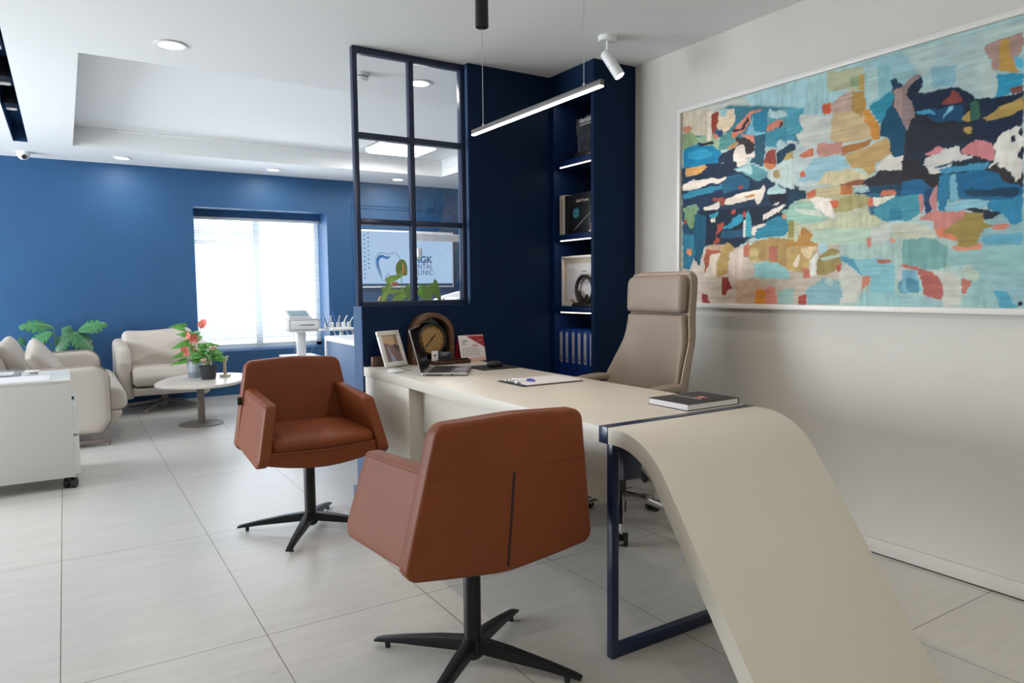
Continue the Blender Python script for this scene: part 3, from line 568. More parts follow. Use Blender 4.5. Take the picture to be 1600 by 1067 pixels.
# ------------------------------------------------------------------ painting on the right wall
PAINT="""a9c6c8 -29 988 974 1023 999 -14 -23 -53
b9c6bd -2 996 299 993 333 837 247 746 -1 832
9ac4cd 245 999 615 997 617 871 516 870 500 756 385 764 301 877
8fbcc6 615 997 975 992 981 730 875 749 740 823 666 815 626 817
a9c4c4 708 991 975 981 977 908 883 932 753 877
b4c9cc 365 770 553 753 589 600 557 476 388 538 346 662
b3bfa8 389 481 671 504 691 276 489 243 391 309
9dbdb9 560 291 991 308 999 -14 565 -31
86b0b8 859 327 990 361 998 29 878 28
b3aea3 3 284 561 264 565 -4 5 -10
b9b4ab 96 293 275 277 278 4 5 -10 10 167
1f3a4f 0 717 225 677 438 527 410 406 339 359 252 294 108 292 10 200
1c2a3c 687 880 782 830 964 705 967 610 942 467 803 452 624 489 685 588
236583 624 463 802 499 970 460 972 364 818 403 642 371
3a7688 188 976 442 870 435 722 166 769 13 713 13 828
c3bdab 4 1003 122 982 123 849 52 871 4 902
7f9b75 4 886 31 899 57 870 74 828 5 805
b98468 8 922 30 928 43 905 26 889 9 900
8fae93 57 859 127 848 163 847 209 838 217 786 164 767 95 801
4f8a8c 167 836 194 843 217 806 210 769 156 769 152 805
1577a3 7 805 44 823 124 798 156 769 168 730 149 705 75 713 8 713
2a8fb9 27 788 87 793 128 766 128 741 74 744 27 757
1c2733 70 824 128 812 132 801 78 808
d8d4cb 106 967 124 971 125 849 119 820 107 829 109 895
8f4335 124 956 150 960 151 907 147 883 127 848 123 900
d9cdb2 148 963 208 951 216 914 209 868 171 850 143 879 151 917
9cc6cc 150 970 185 960 182 921 166 926 154 951
2d4a77 133 867 167 864 167 831 155 832
c0736a 129 853 151 843 147 824 133 831
cf8b78 220 864 268 914 314 912 310 901 275 899 261 856 239 824 210 818 206 839
3b2f2f 232 841 264 900 264 883 247 841 217 831 204 840 209 848
d8683f 202 830 221 825 221 810 206 809
78b8cf 265 850 280 897 283 815 325 811 322 798 269 803 254 809
2f87a8 280 900 328 895 338 877 325 816 290 818 281 840
5a9fb0 328 895 414 883 415 797 376 800 352 845 328 834
a9ccd0 334 902 388 874 392 850 359 852 335 874
c98572 332 833 359 843 382 835 379 813 359 810 329 801
3b2f33 372 827 380 833 379 813 367 805
2c5a70 283 796 322 798 323 718 317 643 285 670 270 674 288 718
d08b7a 232 816 285 798 286 757 266 772 247 802
332b2f 217 811 265 787 286 757 284 733 266 704 248 738 229 773
3f8ba3 322 803 376 800 415 779 416 729 390 727 370 756 360 721 323 737
a7c9cf 358 736 370 756 387 737 390 722 370 709 362 712
1d3f55 374 708 416 724 416 692 394 680 378 652 361 642 361 698
8b4238 330 716 357 715 361 656 355 634 324 642 318 667
c07b50 320 662 355 644 351 626 324 637
a9985f 394 684 416 692 417 656 394 648 384 664
a98a5e 187 770 221 790 232 782 218 761 195 758
23304a 164 751 218 761 218 692 176 698 152 709
e0dcd3 221 765 247 768 255 717 259 682 237 668 223 656 218 687 205 700 212 738
e0dcd3 255 717 286 713 284 695 266 704 257 702
b4cccc 331 593 341 619 378 647 417 665 419 518 379 545 342 576
a39466 348 612 371 628 372 583 355 587
1f3550 8 697 23 710 108 705 218 692 241 642 278 595 342 576 352 545 329 517 419 523 420 423 7 489 8 665
1c2c42 104 716 218 687 219 657 177 627 109 632 15 653 88 668
c3985f 21 705 92 709 108 694 75 666 19 668
d9d6d0 6 622 37 637 88 637 149 628 185 625 173 608 117 609 76 597 20 590 6 601
2f7d9c 9 579 76 592 181 596 181 581 118 563 11 551
5d9aa6 219 667 285 661 334 620 328 593 293 587 253 620
a8cdd2 207 660 241 662 270 660 281 642 271 616 249 635
235878 185 625 234 629 268 592 268 553 220 563 174 547 169 588
9a3f38 231 575 250 574 246 562 227 564
dcd8cf 178 516 243 539 304 546 318 562 327 541 318 509 308 473 294 475 294 500 236 495 178 490
b98b53 254 522 290 524 287 513 258 509
d4d4cf 89 490 130 498 154 512 162 493 151 474 102 477
8b4840 130 535 178 528 182 500 170 481 154 515 134 518
a8cdd2 329 527 362 553 393 528 390 510 336 516
201f2b 336 506 403 507 409 483 377 461 340 477
c9d0d2 337 439 360 469 374 469 364 449 350 435
6e9f8c 11 508 68 522 77 478 9 488
1d4660 7 490 118 472 111 332 79 197 48 258 8 278
17263a 77 474 390 457 404 441 330 391 281 373 253 292 215 278 192 309 116 300 82 314
6d8f6c 16 505 68 501 64 417 47 387 16 434
2a7391 8 370 69 353 70 289 57 236 40 178 9 185
1a536e 60 466 106 448 103 296 79 203 57 290
c7855a 24 287 48 285 48 258 40 248 26 265
8f3b3b 10 435 25 439 21 418 10 422
2e8bab 172 372 214 422 236 439 251 426 237 394 207 373
9c4a3b 151 400 175 402 171 377 148 344 164 327 160 307 132 301 148 334
2b8aa3 118 451 155 464 151 441 127 435
d8d8d2 125 430 141 435 141 414 127 411
a24a3a 202 459 221 466 221 446 206 443
a24a3a 247 447 258 445 259 420 248 419
235172 172 362 252 362 248 333 211 322 168 331
3f9ab0 255 411 266 454 277 413 282 324 256 327
cfd6d6 251 407 257 406 258 327 252 327
2d83a0 281 349 330 386 364 405 404 403 405 338 392 317 296 313
dadad6 281 368 330 386 330 379 303 361 289 328 280 329
d9d9d4 321 425 344 434 377 454 397 456 371 432 344 412 323 392
7db4ab 377 431 420 433 421 350 405 343 401 395
c7846c 381 412 404 413 404 394 388 392
8a8a4f 404 380 421 383 422 304 405 306
b09a7d 116 300 180 297 215 276 180 259 153 256 120 269
9c5743 108 280 161 270 173 254 128 252 121 211 109 154 98 223
c9c3b6 124 247 161 250 154 167 154 136 100 138 121 206
a9935c 161 245 192 309 215 276 196 247 193 155 174 136 150 136 153 209
c6bfb5 200 252 253 278 257 228 283 201 284 127 240 123 201 140
8b3e38 172 133 197 132 210 78 194 74 187 43 175 48
8d3a42 91 53 114 48 118 16 126 5 93 5
a38b58 271 281 296 303 355 311 422 299 424 156 381 191 329 203 276 207
b7715c 253 283 271 306 272 231 253 233
a76a58 342 274 369 272 370 196 343 212
b9ab7a 275 261 300 268 308 209 276 207
83b9be 290 191 336 205 384 186 407 156 411 119 368 120 295 132
b7a392 224 114 291 117 331 92 292 4 226 2
c8893d 299 73 331 77 332 2 296 4
c07f76 331 82 365 77 375 5 332 2
8fb7b6 376 63 425 81 426 6 376 5
a9b396 511 993 612 979 614 882 563 902 516 910
8fa883 578 950 613 945 614 896 579 910
b5a05f 600 945 617 943 617 880 601 886
7fb6c0 616 958 679 959 684 845 634 807 621 821
a3c4c6 619 966 649 963 651 843 624 820
4f9fb5 393 887 442 870 442 844 454 782 418 767 395 763
c4cfcb 431 848 479 826 527 804 529 708 480 706 463 685 441 718 418 767 444 770
b8a297 527 860 553 885 582 889 584 795 531 813
c0b08a 531 818 615 804 632 730 633 682 566 682 529 708
a98c50 582 889 614 882 621 806 609 776 583 820
c45f3e 499 865 523 867 527 820 507 822 499 845
c08a3f 612 805 628 799 653 733 660 673 636 676 632 730 619 754
a8743f 563 673 611 673 636 681 630 653 557 634
b9a06a 564 632 633 652 678 675 691 613 650 580 651 542 632 531 619 564 588 571 577 599
b98a80 488 699 563 688 560 643 492 651
c77457 434 672 477 687 481 654 438 655
8fbccb 481 644 567 631 581 573 595 535 428 551 443 580
c9c3a0 487 528 517 578 581 573 639 525 556 513
c76a4c 437 592 446 597 456 571 439 572
c9ced0 395 742 426 733 422 723 396 726
1d3d52 396 726 420 724 421 692 396 693
2b8aa5 628 809 658 831 684 850 690 800 679 772 653 733 640 776
134a66 655 732 688 797 709 752 712 714 722 706 722 590 697 585 688 618 681 672 660 683
1c3a52 677 894 692 898 698 886 712 869 712 859 692 853 688 860
9c8a87 689 852 709 858 724 868 728 709 715 713 706 753 694 785
cfd0cc 656 569 688 613 697 585 722 590 721 539 698 535 657 540
2b2b33 648 523 660 544 723 534 720 693 728 690 732 473 621 496 608 517
8f5a40 556 518 608 522 627 508 608 499 556 510
c3bb93 487 513 589 503 589 473 557 464 491 471
b0713f 556 510 590 502 591 467 560 471
c46a4c 458 498 483 509 489 482 462 471
183a52 398 526 455 509 455 472 422 473 399 444
8fbcae 400 433 422 468 481 446 510 400 524 367 468 359 400 390
c4d3c8 422 435 495 418 506 390 445 405
e6e6e0 464 471 495 475 533 458 530 438 544 379 527 374 506 411 481 431 483 451
9c9a6a 540 446 583 464 637 449 638 419 597 406 554 398 544 395
c4623f 528 451 553 449 551 419 537 416
c4694c 634 444 646 444 647 410 635 410
18405c 592 492 670 486 732 473 733 435 700 451 646 462 596 466
a9cdd2 595 491 633 491 637 473 596 471
c47359 670 462 703 462 703 446 664 448
cfd3c6 646 442 700 444 689 425 656 406 647 413
3f8fa6 650 393 691 434 733 435 735 342 678 345 654 368
2b7d9c 689 391 734 393 735 346 690 348
b9c4a6 472 342 561 377 638 385 669 346 648 325 545 338 479 336
a3c2b2 475 331 649 320 643 276 619 254 472 284
b8c4c0 642 316 690 334 691 276 656 246 646 276
c3877a 631 278 646 281 647 246 634 245
c3877a 691 276 706 274 704 258 692 261
b6c0b0 696 328 735 332 736 276 697 270
a77f42 433 309 450 348 479 310 472 284 498 271 491 255 402 269 402 285 432 288
c9c4a3 433 358 446 351 441 303
b09a63 402 263 498 257 477 209 471 161 449 146 403 159
d0c2a0 444 254 491 258 474 209 463 210
d6cfb8 422 180 436 228 444 227 437 168
b9705f 449 162 471 166 475 123 457 124
c9d3cf 474 198 498 234 500 139 478 126 473 156
9dc3cf 499 270 522 268 523 242 509 222 500 239
8f8550 495 197 526 242 547 248 560 234 566 172 548 152 524 132 500 133
a3bdb0 506 207 560 224 561 216 513 196
a8503f 548 168 565 175 567 141 555 147
b6bfb9 555 142 581 176 621 129 622 54 603 18 564 7 566 100
7ba6b3 461 70 514 122 562 105 570 59 564 5 473 3
a3c0bf 524 132 545 106 539 85 518 101
4f93b0 561 213 600 200 627 129 601 155 584 181 564 193
79b3bf 600 195 675 195 705 164 707 49 672 44 644 59 643 118 627 129
8fbfc6 628 54 740 49 741 6 616 3
a86355 660 191 693 189 696 175 666 176
bd7a62 624 119 643 128 643 99 628 74 622 59
9c4a42 441 40 465 46 466 2 443 2
b5c4c4 709 150 738 153 739 106 715 102
5f94a8 715 97 739 115 740 54 719 54
bd6f5c 717 166 738 167 738 153 726 156
9db9bd 773 977 881 976 895 844 913 797 909 739 874 752 826 812 747 816 775 880
a9c0c0 871 926 891 896 915 816 914 747 889 746 879 826
7fb0c2 775 902 831 883 832 820 782 824
9c8680 888 933 920 939 959 942 960 884 944 833 904 836 900 877 888 903
a88a4a 918 933 931 932 938 875 958 803 923 828 917 835
2b8fb5 914 822 962 801 963 767 925 738 909 739 916 786
4fa8c6 944 867 961 855 962 816 950 836
7a4a42 938 757 963 765 964 743 944 745
15253d 741 807 792 809 832 809 874 752 925 738 964 743 965 659 911 648 889 604 812 617 728 602 733 717 717 822 730 855 746 881 759 854 740 829
134468 742 747 794 745 845 742 850 678 798 674 753 694
1f2630 728 597 729 718 755 742 782 701 865 668 866 611 806 613
8c7d7e 710 858 729 883 746 890 753 879 730 855 715 828 738 781 742 736 726 686 712 724
3f8fb5 744 752 771 747 791 719 778 729 749 742
6fb0c9 804 704 824 750 826 728 813 717
7a3b3b 815 779 829 800 839 770 851 750 800 759
a38f52 888 676 910 694 964 728 965 684 927 663 899 659
a38f52 846 695 864 715 863 674 850 683
a38f52 849 658 866 655 865 632 854 638
2f5f50 863 735 874 752 884 697 879 679 866 678
14233f 888 661 965 674 966 625 928 608 906 604 869 621
c07f86 846 575 872 609 901 596 915 571 914 521 885 544 849 564
c07f86 768 580 796 605 812 590 781 571
c6cccc 769 564 812 590 843 592 846 565 873 547 782 535 772 541
cdd2cf 915 576 928 618 966 630 969 489 908 504 916 536
162236 944 598 952 600 953 575 948 577
162236 959 613 966 620 967 591 961 593
162236 962 548 968 556 969 512 962 519
262329 715 576 743 569 778 515 805 503 803 453 783 451 765 489 716 506
c8cdcb 767 560 833 540 818 505 785 507 775 532
1a4f6b 788 529 839 541 830 530 805 528
3f8fb5 798 521 906 521 898 497 840 500 818 494
1a5f8c 717 494 765 489 783 445 784 411 718 441
3f8fa5 718 435 763 438 761 364 741 338 720 341
1f3f6b 771 448 786 450 788 365 775 356
b27f80 756 428 766 437 771 391 765 351 760 410
b27f80 787 428 799 465 798 358 792 359 784 411
2678a0 802 492 825 490 821 360 805 357 802 425
6fafc6 825 487 837 495 846 400 827 387
145f8c 837 495 910 494 971 433 972 387 924 380 873 400 845 405
123a57 851 432 963 420 963 391 876 402
2b2b30 907 495 921 518 969 490 971 423 946 439 922 476
c9cecb 921 512 944 517 969 511 970 480 957 442 948 470
7fb9cc 821 382 870 393 916 377 901 358 859 359 821 360
2a7fa8 912 382 972 387 974 304 955 292 937 331 901 363
1c2b36 896 348 936 347 920 323 902 320 856 362 877 362
c1847c 758 341 795 364 859 354 878 329 854 299 823 287 796 296 789 331
c9795a 793 290 848 300 849 245 810 266
8f8145 818 287 847 322 862 348 896 337 899 310 915 292 891 273 889 230 871 215 849 228 848 270 820 276
c98372 914 294 943 298 953 287 935 276 918 280
c98a72 836 235 852 228 871 215 895 240 896 213 878 204 847 209
b7bfb0 720 329 762 317 800 290 797 267 721 270
6fa3a3 721 264 797 261 824 230 825 157 803 141 723 169
86b3b5 824 214 893 208 976 222 978 118 863 155 828 157
5a9fb8 898 261 975 263 976 222 904 228
a8605a 723 166 769 151 789 136 817 101 817 27 778 44 770 114 762 143 723 157
b8c0bc 786 142 826 134 855 117 860 5 822 10 817 101
6ea8bd 723 145 759 143 771 55 725 55
4f8ba5 735 115 763 102 764 55 739 55
8fb5bd 725 49 778 38 818 21 819 4 726 1
a8c0b5 861 133 869 166 895 126 892 93 867 116
ad6f62 858 114 880 99 863 44 859 72
8fb9bd 871 72 919 98 931 66 950 5 863 2
4f9fbd 925 71 954 55 972 5 938 4
86b0bd 948 71 979 71 981 6 967 13
14171c 968 21 973 24 971 11 975 16 977 29 981 13 978 16 972 8"""
def painting():
    t=thing('abstract_painting',(2.96,2.03,1.068),'large abstract painting of teal, navy, ochre and coral strokes on the right wall','painting')
    YL,YR,ZB,ZT=2.917,1.135,1.068,2.170; f=.024
    B().box(2.945,2.982,YR,YL,ZB,ZB+f,.002).box(2.945,2.982,YR,YL,ZT-f,ZT,.002).box(2.945,2.982,YR,YR+f,ZB+f,ZT-f,.002).box(2.945,2.982,YL-f,YL,ZB+f,ZT-f,.002).build('frame','frame_white',t)
    W,H=640,376
    U,V=np.meshgrid((np.arange(W)+.5)/W*1000,(np.arange(H)+.5)/H*1000)
    rng=np.random.RandomState(3)
    def noise(fx,fy,seed):
        r=np.random.RandomState(seed); g=r.rand(fy+3,fx+3); x=(np.arange(W)+.5)/W*fx; y=(np.arange(H)+.5)/H*fy
        xi=x.astype(int); yi=y.astype(int); tx=x-xi; ty=y-yi; tx=tx*tx*(3-2*tx); ty=(ty*ty*(3-2*ty))[:,None]
        a=g[yi][:,xi]; b_=g[yi][:,xi+1]; c=g[yi+1][:,xi]; d=g[yi+1][:,xi+1]
        return (a*(1-tx)+b_*tx)*(1-ty)+(c*(1-tx)+d*tx)*ty-.5
    wu=6*noise(45,40,1)+4*noise(150,110,2)+4*noise(30,150,9); wv=7*noise(40,45,3)+3*noise(150,120,4); dh=.55*noise(16,230,21)+.45*noise(60,330,22); dv=.55*noise(300,16,23)+.45*noise(400,50,24)
    sh=noise(14,110,5)*.7+noise(30,180,15)*.3; sv=noise(130,12,6)*.7+noise(210,30,16)*.3; sm=noise(50,50,7)
    img=np.zeros((H,W,3)); img[:]=.35
    for i,ln in enumerate(PAINT.strip().split('\n')):
        p=ln.split(); col=np.array(hx(p[0])[:3]); q=np.array([float(v) for v in p[1:]]).reshape(-1,2)
        k=1.0
        a=max(.25,min(1,(q[:,0].max()-q[:,0].min())/60)); 
        UU=U+wu*a; VV=V+wv*a*1.3
        ins=np.zeros(U.shape,bool)
        n=len(q)
        for j in range(n):
            x1,y1=q[j]; x2,y2=q[(j+1)%n]
            if y1==y2: continue
            cnd=((y1>VV)!=(y2>VV)); xx=(x2-x1)*(VV-y1)/(y2-y1)+x1
            ins^=cnd&(UU<xx)
        al=ins.astype(float)
        rad=6 if i<15 else 4
        for _ in range(rad):
            al=(al+np.roll(al,1,0)+np.roll(al,-1,0)+np.roll(al,1,1)+np.roll(al,-1,1))/5
        rv=rng.rand(); st=(sh if rv<.65 else sv)
        if i>=15: al=np.clip((al-.40+1.15*(dh if rv<.65 else dv))*3.0+.5,0,1)*np.clip(al*5,0,1)
        shade=1+.34*st+.2*sm+.2*(rng.rand()-.5)*.5
        c=col[None,None,:]*shade[:,:,None]
        img=img*(1-al[:,:,None])+c*al[:,:,None]
    img=np.clip(img*PGAIN*np.array([1.10,1.0,.94]),0,.92)
    # canvas as a fine grid carrying the paint colours
    y=YL-f-(np.arange(W)/(W-1))*(YL-YR-2*f); z=ZB+f+(np.arange(H)/(H-1))*(ZT-ZB-2*f)
    YY,ZZ=np.meshgrid(y,z); lum=img.mean(axis=2); relief=.0005*noise(160,160,11)
    co=np.stack([2.962-relief*.8,YY,ZZ],-1).reshape(-1,3)-np.array([2.96,2.03,1.068])
    idx=np.arange(W*H).reshape(H,W); fa=np.stack([idx[:-1,:-1],idx[:-1,1:],idx[1:,1:],idx[1:,:-1]],-1).reshape(-1,4)
    me=bpy.data.meshes.new('canvas'); me.vertices.add(len(co)); me.vertices.foreach_set('co',co.astype(np.float32).ravel())
    me.loops.add(fa.size); me.loops.foreach_set('vertex_index',fa.astype(np.int32).ravel())
    me.polygons.add(len(fa)); me.polygons.foreach_set('loop_start',np.arange(0,fa.size,4,dtype=np.int32))
    me.update(); me.validate(); me.shade_smooth()
    at=me.color_attributes.new('paint','FLOAT_COLOR','POINT'); at.data.foreach_set('color',np.concatenate([img.reshape(-1,3),np.ones((W*H,1))],1).astype(np.float32).ravel())
    m=mat('painted_canvas',(1,1,1),.5,spec=.15); nt=m.node_tree; an=nt.nodes.new('ShaderNodeVertexColor'); an.layer_name='paint'
    nt.links.new(an.outputs[0],nt.nodes['Principled BSDF'].inputs['Base Color']); me.materials.append(m)
    o=bpy.data.objects.new('canvas',me); C.objects.link(o); o.parent=t
    B().box(2.967,2.981,YR+f,YL-f,ZB+f,ZT-f).build('backing_board','cream_paper',t,smooth=False)
painting()
# ------------------------------------------------------------------ desk
t=thing('executive_desk',(1.72,2.4,0),'long white executive desk whose end curves down to the floor, navy loop leg','desk')
DX0,DX1,DZ=1.385,2.062,.757
B().box(DX0,DX1,1.694,3.743,.707,DZ,.0015).build('desktop','white_lacquer',t)
B().box(DX0-.001,DX1+.001,1.652,1.6935,.706,DZ+.0008,.0008).build('divider_strip','navy_metal',t)
def arc(cx,cz,r,a0,a1,n): return [(cx+r*math.cos(a0+(a1-a0)*k/n),cz+r*math.sin(a0+(a1-a0)*k/n)) for k in range(n+1)]
s_=1.42; th=math.atan(s_); a1=PI/2+th
outer=[(1.6515,.757)]+arc(1.61,.512,.245,PI/2,a1,22); e=outer[-1]; outer.append((e[0]-e[1]/s_,0))
inner=[(1.6515,.707)]+arc(1.61,.512,.195,PI/2,a1,22); e=inner[-1]; inner.append((e[0]-e[1]/s_,0))
B().prism(outer+inner[::-1],DX0,DX1,'X',bev=.0015).build('waterfall_panel','white_lacquer',t,angle=25)
b=B().box(1.420,1.447,1.671,1.698,0,.706,.0015).box(2.005,2.032,1.671,1.698,0,.706,.0015).box(1.447,2.005,1.671,1.698,.001,.04,.0015).box(1.447,2.005,1.671,1.698,.668,.706,.0015)
b.build('loop_leg','navy_metal',t)
B().box(DX0,1.95,3.136,3.722,.004,.7065,.0015).build('side_pedestal','white_lacquer',t)
B().box(1.455,1.473,1.700,3.1355,.488,.7065,.001).build('modesty_panel','white_lacquer',t)
B().box(1.655,1.74,1.885,1.96,.495,.7065,.002).build('cable_box','navy_metal',t)

# ------------------------------------------------------------------ swivel armchairs of brown leather
def lerp(a,b,f): return a+(b-a)*f
def tub_chair():
    t=thing('tub_armchair',(0,0,0),'x','armchair'); local(t)
    # backrest: rounded trapezoid, leaning back, slightly bowed
    def back(u,v,w_):
        # u -1..1 across, v = height, w_ thickness (positive to the front)
        bow=.030*(1-min(1,abs(u)/.33)**2)
        f=(v-.40)/.43
        y=lerp(-.212,-.252,f)-bow*(.55+.45*f)+w_+.0325
        return (u,y,v)
    top=.832
    P=[(-.308,.432),(-.296,.418),(0,.378),(.296,.418),(.308,.432),(.262,.665),(.234,.80),(.10,.836),(0,.84),(-.10,.836),(-.234,.80),(-.262,.665)]
    P2=rpoly([(-.314,.405),(0,.372),(.314,.405),(.236,.832),(0,.845),(-.236,.832)],[.035,.5,.035,.045,.9,.045],6)
    B().pillow(P2,.065,.014,fn=back,inner=8).build('backrest','terracotta',t,angle=60)
    # seam and slit on the rear of the backrest
    pts=[]
    for k in range(25):
        u=lerp(-.256,.256,k/24); p=back(u,.688,-.0325); pts.append((p[0],p[1]-.0002,p[2]))
    B().path(pts,.0018,n=6).build('back_seam','terracotta',t)
    b=B(); q0=back(0,.675,-.0325); q1=back(0,.395,-.0325)
    b.path([(0,q0[1]+.001,q0[2]),(-.001,lerp(q0[1],q1[1],.5)+.0005,lerp(q0[2],q1[2],.5)),(-.003,q1[1]+.0005,q1[2])],.0042,n=6)
    b.build('back_slit','seam',t)
    # armrests
    for s in (-1,1):
        O=[(-.214,.432),(.255,.395),(.292,.425),(.236,.672),(-.2,.703),(-.24,.70)]
        def arm(u,v,w_,s=s):
            f=(v-.40)/.29; x=lerp(.312,.250,f)-.026*0+w_
            return (s*(x-.026),u,v)
        R=rpoly(O,[.02,.045,.045,.022,.02,.02],6)
        B().pillow(R,.052,.012,fn=arm,inner=6).build('armrest','terracotta',t,angle=60)
        B().path([arm(lerp(.225,-.17,k/10),lerp(.672,.699,k/10)-.012,(.0268)) for k in range(11)],.0016,n=6).build('arm_seam','terracotta',t)
    # seat shell under the cushion
    def pan(u,v,w_):
        f=(w_+.035)/.07; sag=.034*(1-(u/.28)**2)*(1-f)
        return (u*(1-.04*(1-f)),v,lerp(.405,.468,f)-sag)
    B().pillow(rpoly([(-.285,-.2),(.285,-.2),(.285,.262),(0,.285),(-.285,.262)],[.03,.03,.03,.5,.03],6),.07,.016,fn=pan).build('seat_shell','terracotta',t,angle=60)
    # seat cushion with a crowned top and rounded front
    def cus(u,v,w_):
        f=(v+.19)/.5
        return (u,v,.486+w_+.012*math.cos(u*5)-.014*max(0,f-.6)*2)
    B().pillow(rpoly([(-.235,-.19),(.235,-.19),(.248,.27),(0,.305),(-.248,.27)],[.03,.03,.045,.6,.045],6),.058,.026,fn=cus,dome=.012,domeb=0).build('seat_cushion','terracotta',t,angle=60)
    B().path([(lerp(-.23,.23,k/12),.285+.018*(1-abs(k-6)/6),.462-.004*(1-abs(k-6)/6)) for k in range(13)],.003,n=6).build('cushion_piping','terracotta',t)
    # pedestal
    B().tube((0,0,.325),(0,0,.385),.015,n=20).lathe([(.024,0),(.03,.012),(.03,.02),(0,.02)],(0,0,.36)).build('gas_lift','chrome',t)
    B().lathe([(0,.022),(.023,.022),(.0275,.026),(.0275,.322),(.025,.328),(0,.328)],(0,0,0)).lathe([(0,.03),(.032,.03),(.035,.036),(.035,.078),(.032,.085),(0,.085)],(0,0,0)).build('column','black_metal',t)
    B().box(.268,.290,-.175,-.171,.625,.665,.001).build('brand_tab','black_plastic',t)
    return t
def star_base(t,angles,R=.355,m='black_metal'):
    for a in angles:
        def f(u,v,w_): return (u,v*lerp(.92,.62,max(0,u)/R),0)
        b=B(); bm_=bmesh.new()
        S_=[(.022,.021,.046,.086),(.12,.019,.038,.074),(.25,.016,.028,.05),(R-.02,.014,.018,.031),(R,.0135,.016,.024)]
        rings=[]
        for r_,hw,z0,z1 in S_:
            rings.append([bm_.verts.new((r_,-hw,z0)),bm_.verts.new((r_,hw,z0)),bm_.verts.new((r_,hw*1.0,z1)),bm_.verts.new((r_,-hw*1.0,z1))])
        for i in range(len(rings)-1):
            for k in range(4): bm_.faces.new((rings[i][k],rings[i][(k+1)%4],rings[i+1][(k+1)%4],rings[i+1][k]))
        bm_.faces.new(rings[0][::-1]); bm_.faces.new(rings[-1]); bmesh.ops.recalc_face_normals(bm_,faces=bm_.faces)
        bmesh.ops.bevel(bm_,geom=[e for e in bm_.edges if abs((e.verts[0].co-e.verts[1].co).normalized().x)>.8],offset=.003,segments=2,profile=.5,affect='EDGES')
        b._add(bm_,Matrix.Rotation(a,4,'Z'))
        lg=b.build('leg',m,t)
        B().tube((R-.045,0,0.0),(R-.045,0,.022),.009,n=14,mx=Matrix.Rotation(a,4,'Z')).build('glide','black_plastic',lg)
def place(t,x,y,deg,lb): t.location=(x,y,0); t.rotation_euler=(0,0,math.radians(deg)); t['label']=lb
R_=math.radians
ch1=tub_chair(); star_base(ch1,[R_(a-180.6) for a in (152.3,237.6,327.5,57.4)]); place(ch1,.984,3.457,180.6,'brown leather swivel armchair at the far end of the desk, seat facing the camera')
ch2=tub_chair(); star_base(ch2,[R_(a+.8) for a in (127,217,307,35)]); place(ch2,1.039,1.898,-.8,'brown leather swivel armchair nearest the camera, seen from behind')
for c in (ch1,ch2): c['group']='brown leather armchairs at the desk'

# ------------------------------------------------------------------ taupe executive chair behind the desk
t=thing('executive_office_chair',(2.50,2.64,0),'tall taupe leather executive office chair with headrest behind the desk','office chair',rot=R_(OCR)); local(t)
# local frame: faces -X
HW=[(.46,.27),(.60,.29),(.72,.284),(.82,.260),(.92,.236),(1.04,.216),(1.15,.218),(1.27,.216)]
XB=[(.46,.08),(.60,.075),(.72,.07),(.82,.06),(.92,.052),(1.04,.048),(1.15,.05),(1.27,.054)]
WG=[(.46,.23),(.60,.20),(.72,.155),(.82,.095),(.92,.035),(1.04,.012),(1.15,.006),(1.27,.004)]
def tab(Tb,z):
    if z<=Tb[0][0]: return Tb[0][1]
    for i in range(len(Tb)-1):
        (a,p),(c,q)=Tb[i],Tb[i+1]
        if z<=c:
            f=(z-a)/(c-a); h=c-a; sl=lambda k:(Tb[min(k+1,len(Tb)-1)][1]-Tb[max(k-1,0)][1])/(Tb[min(k+1,len(Tb)-1)][0]-Tb[max(k-1,0)][0])
            return (2*f**3-3*f*f+1)*p+(f**3-2*f*f+f)*h*sl(i)+(3*f*f-2*f**3)*q+(f**3-f*f)*h*sl(i+1)
    return Tb[-1][1]
def oback(u,v,w_,sc=1.0,front=0.0):
    s=u/.21; x=tab(XB,v)-tab(WG,v)*abs(s)**2.2+w_-front
    return (x,s*tab(HW,v)*sc,v)
B().pillow(rrect(.42,.80,[.03,.05,.05,.03],n=8,cy=.86),.05,.015,fn=lambda u,v,w_:oback(u,v,w_+.035),inner=10).build('back_shell','taupe_leather',t,angle=60)
B().pillow(rrect(.395,.585,[.03,.012,.012,.03],n=6,cy=.755),.045,.018,fn=lambda u,v,w_:oback(u,v,w_,1,.008),inner=10,dome=0,domeb=.006).build('back_cushion','taupe_leather',t,angle=60)
B().pillow(rrect(.395,.185,[.02,.045,.045,.02],n=6,cy=1.148),.062,.026,fn=lambda u,v,w_:oback(u,v,w_,1,.016),inner=8,dome=0,domeb=.005).build('headrest','taupe_leather',t,angle=60)
edge=[oback(-.207,lerp(.52,1.20,k/24),.012) for k in range(25)]+[oback(lerp(-.200,.200,k/12),1.247-.012*abs(k-6)/6*0,.012) for k in range(13)]+[oback(.207,lerp(1.20,.52,k/24),.012) for k in range(25)]
B().path(edge,.004,n=6).build('piping','taupe_edge',t)
B().pillow(rrect(.50,.50,[.12,.12,.06,.06],n=8,cx=-.17),.085,.035,fn=lambda u,v,w_:(u,v,.475+w_+.03*(v/.25)**2),dome=.008).build('seat','taupe_leather',t,angle=60)
for s in (-1,1):
    B().pillow(rrect(.27,.072,.034,n=8,cx=-.20,cy=s*.278),.034,.014,fn=lambda u,v,w_:(u,v,.712+w_-.02*abs((u+.10)/.2)**2),dome=.003).build('armrest_pad','taupe_leather',t,angle=60)
    B().path([(-.17,s*.28,.697),(-.15,s*.295,.62),(-.13,s*.285,.52),(-.13,s*.22,.445),(-.13,s*.12,.425)],.015,n=12).build('arm_bracket','chrome',t)
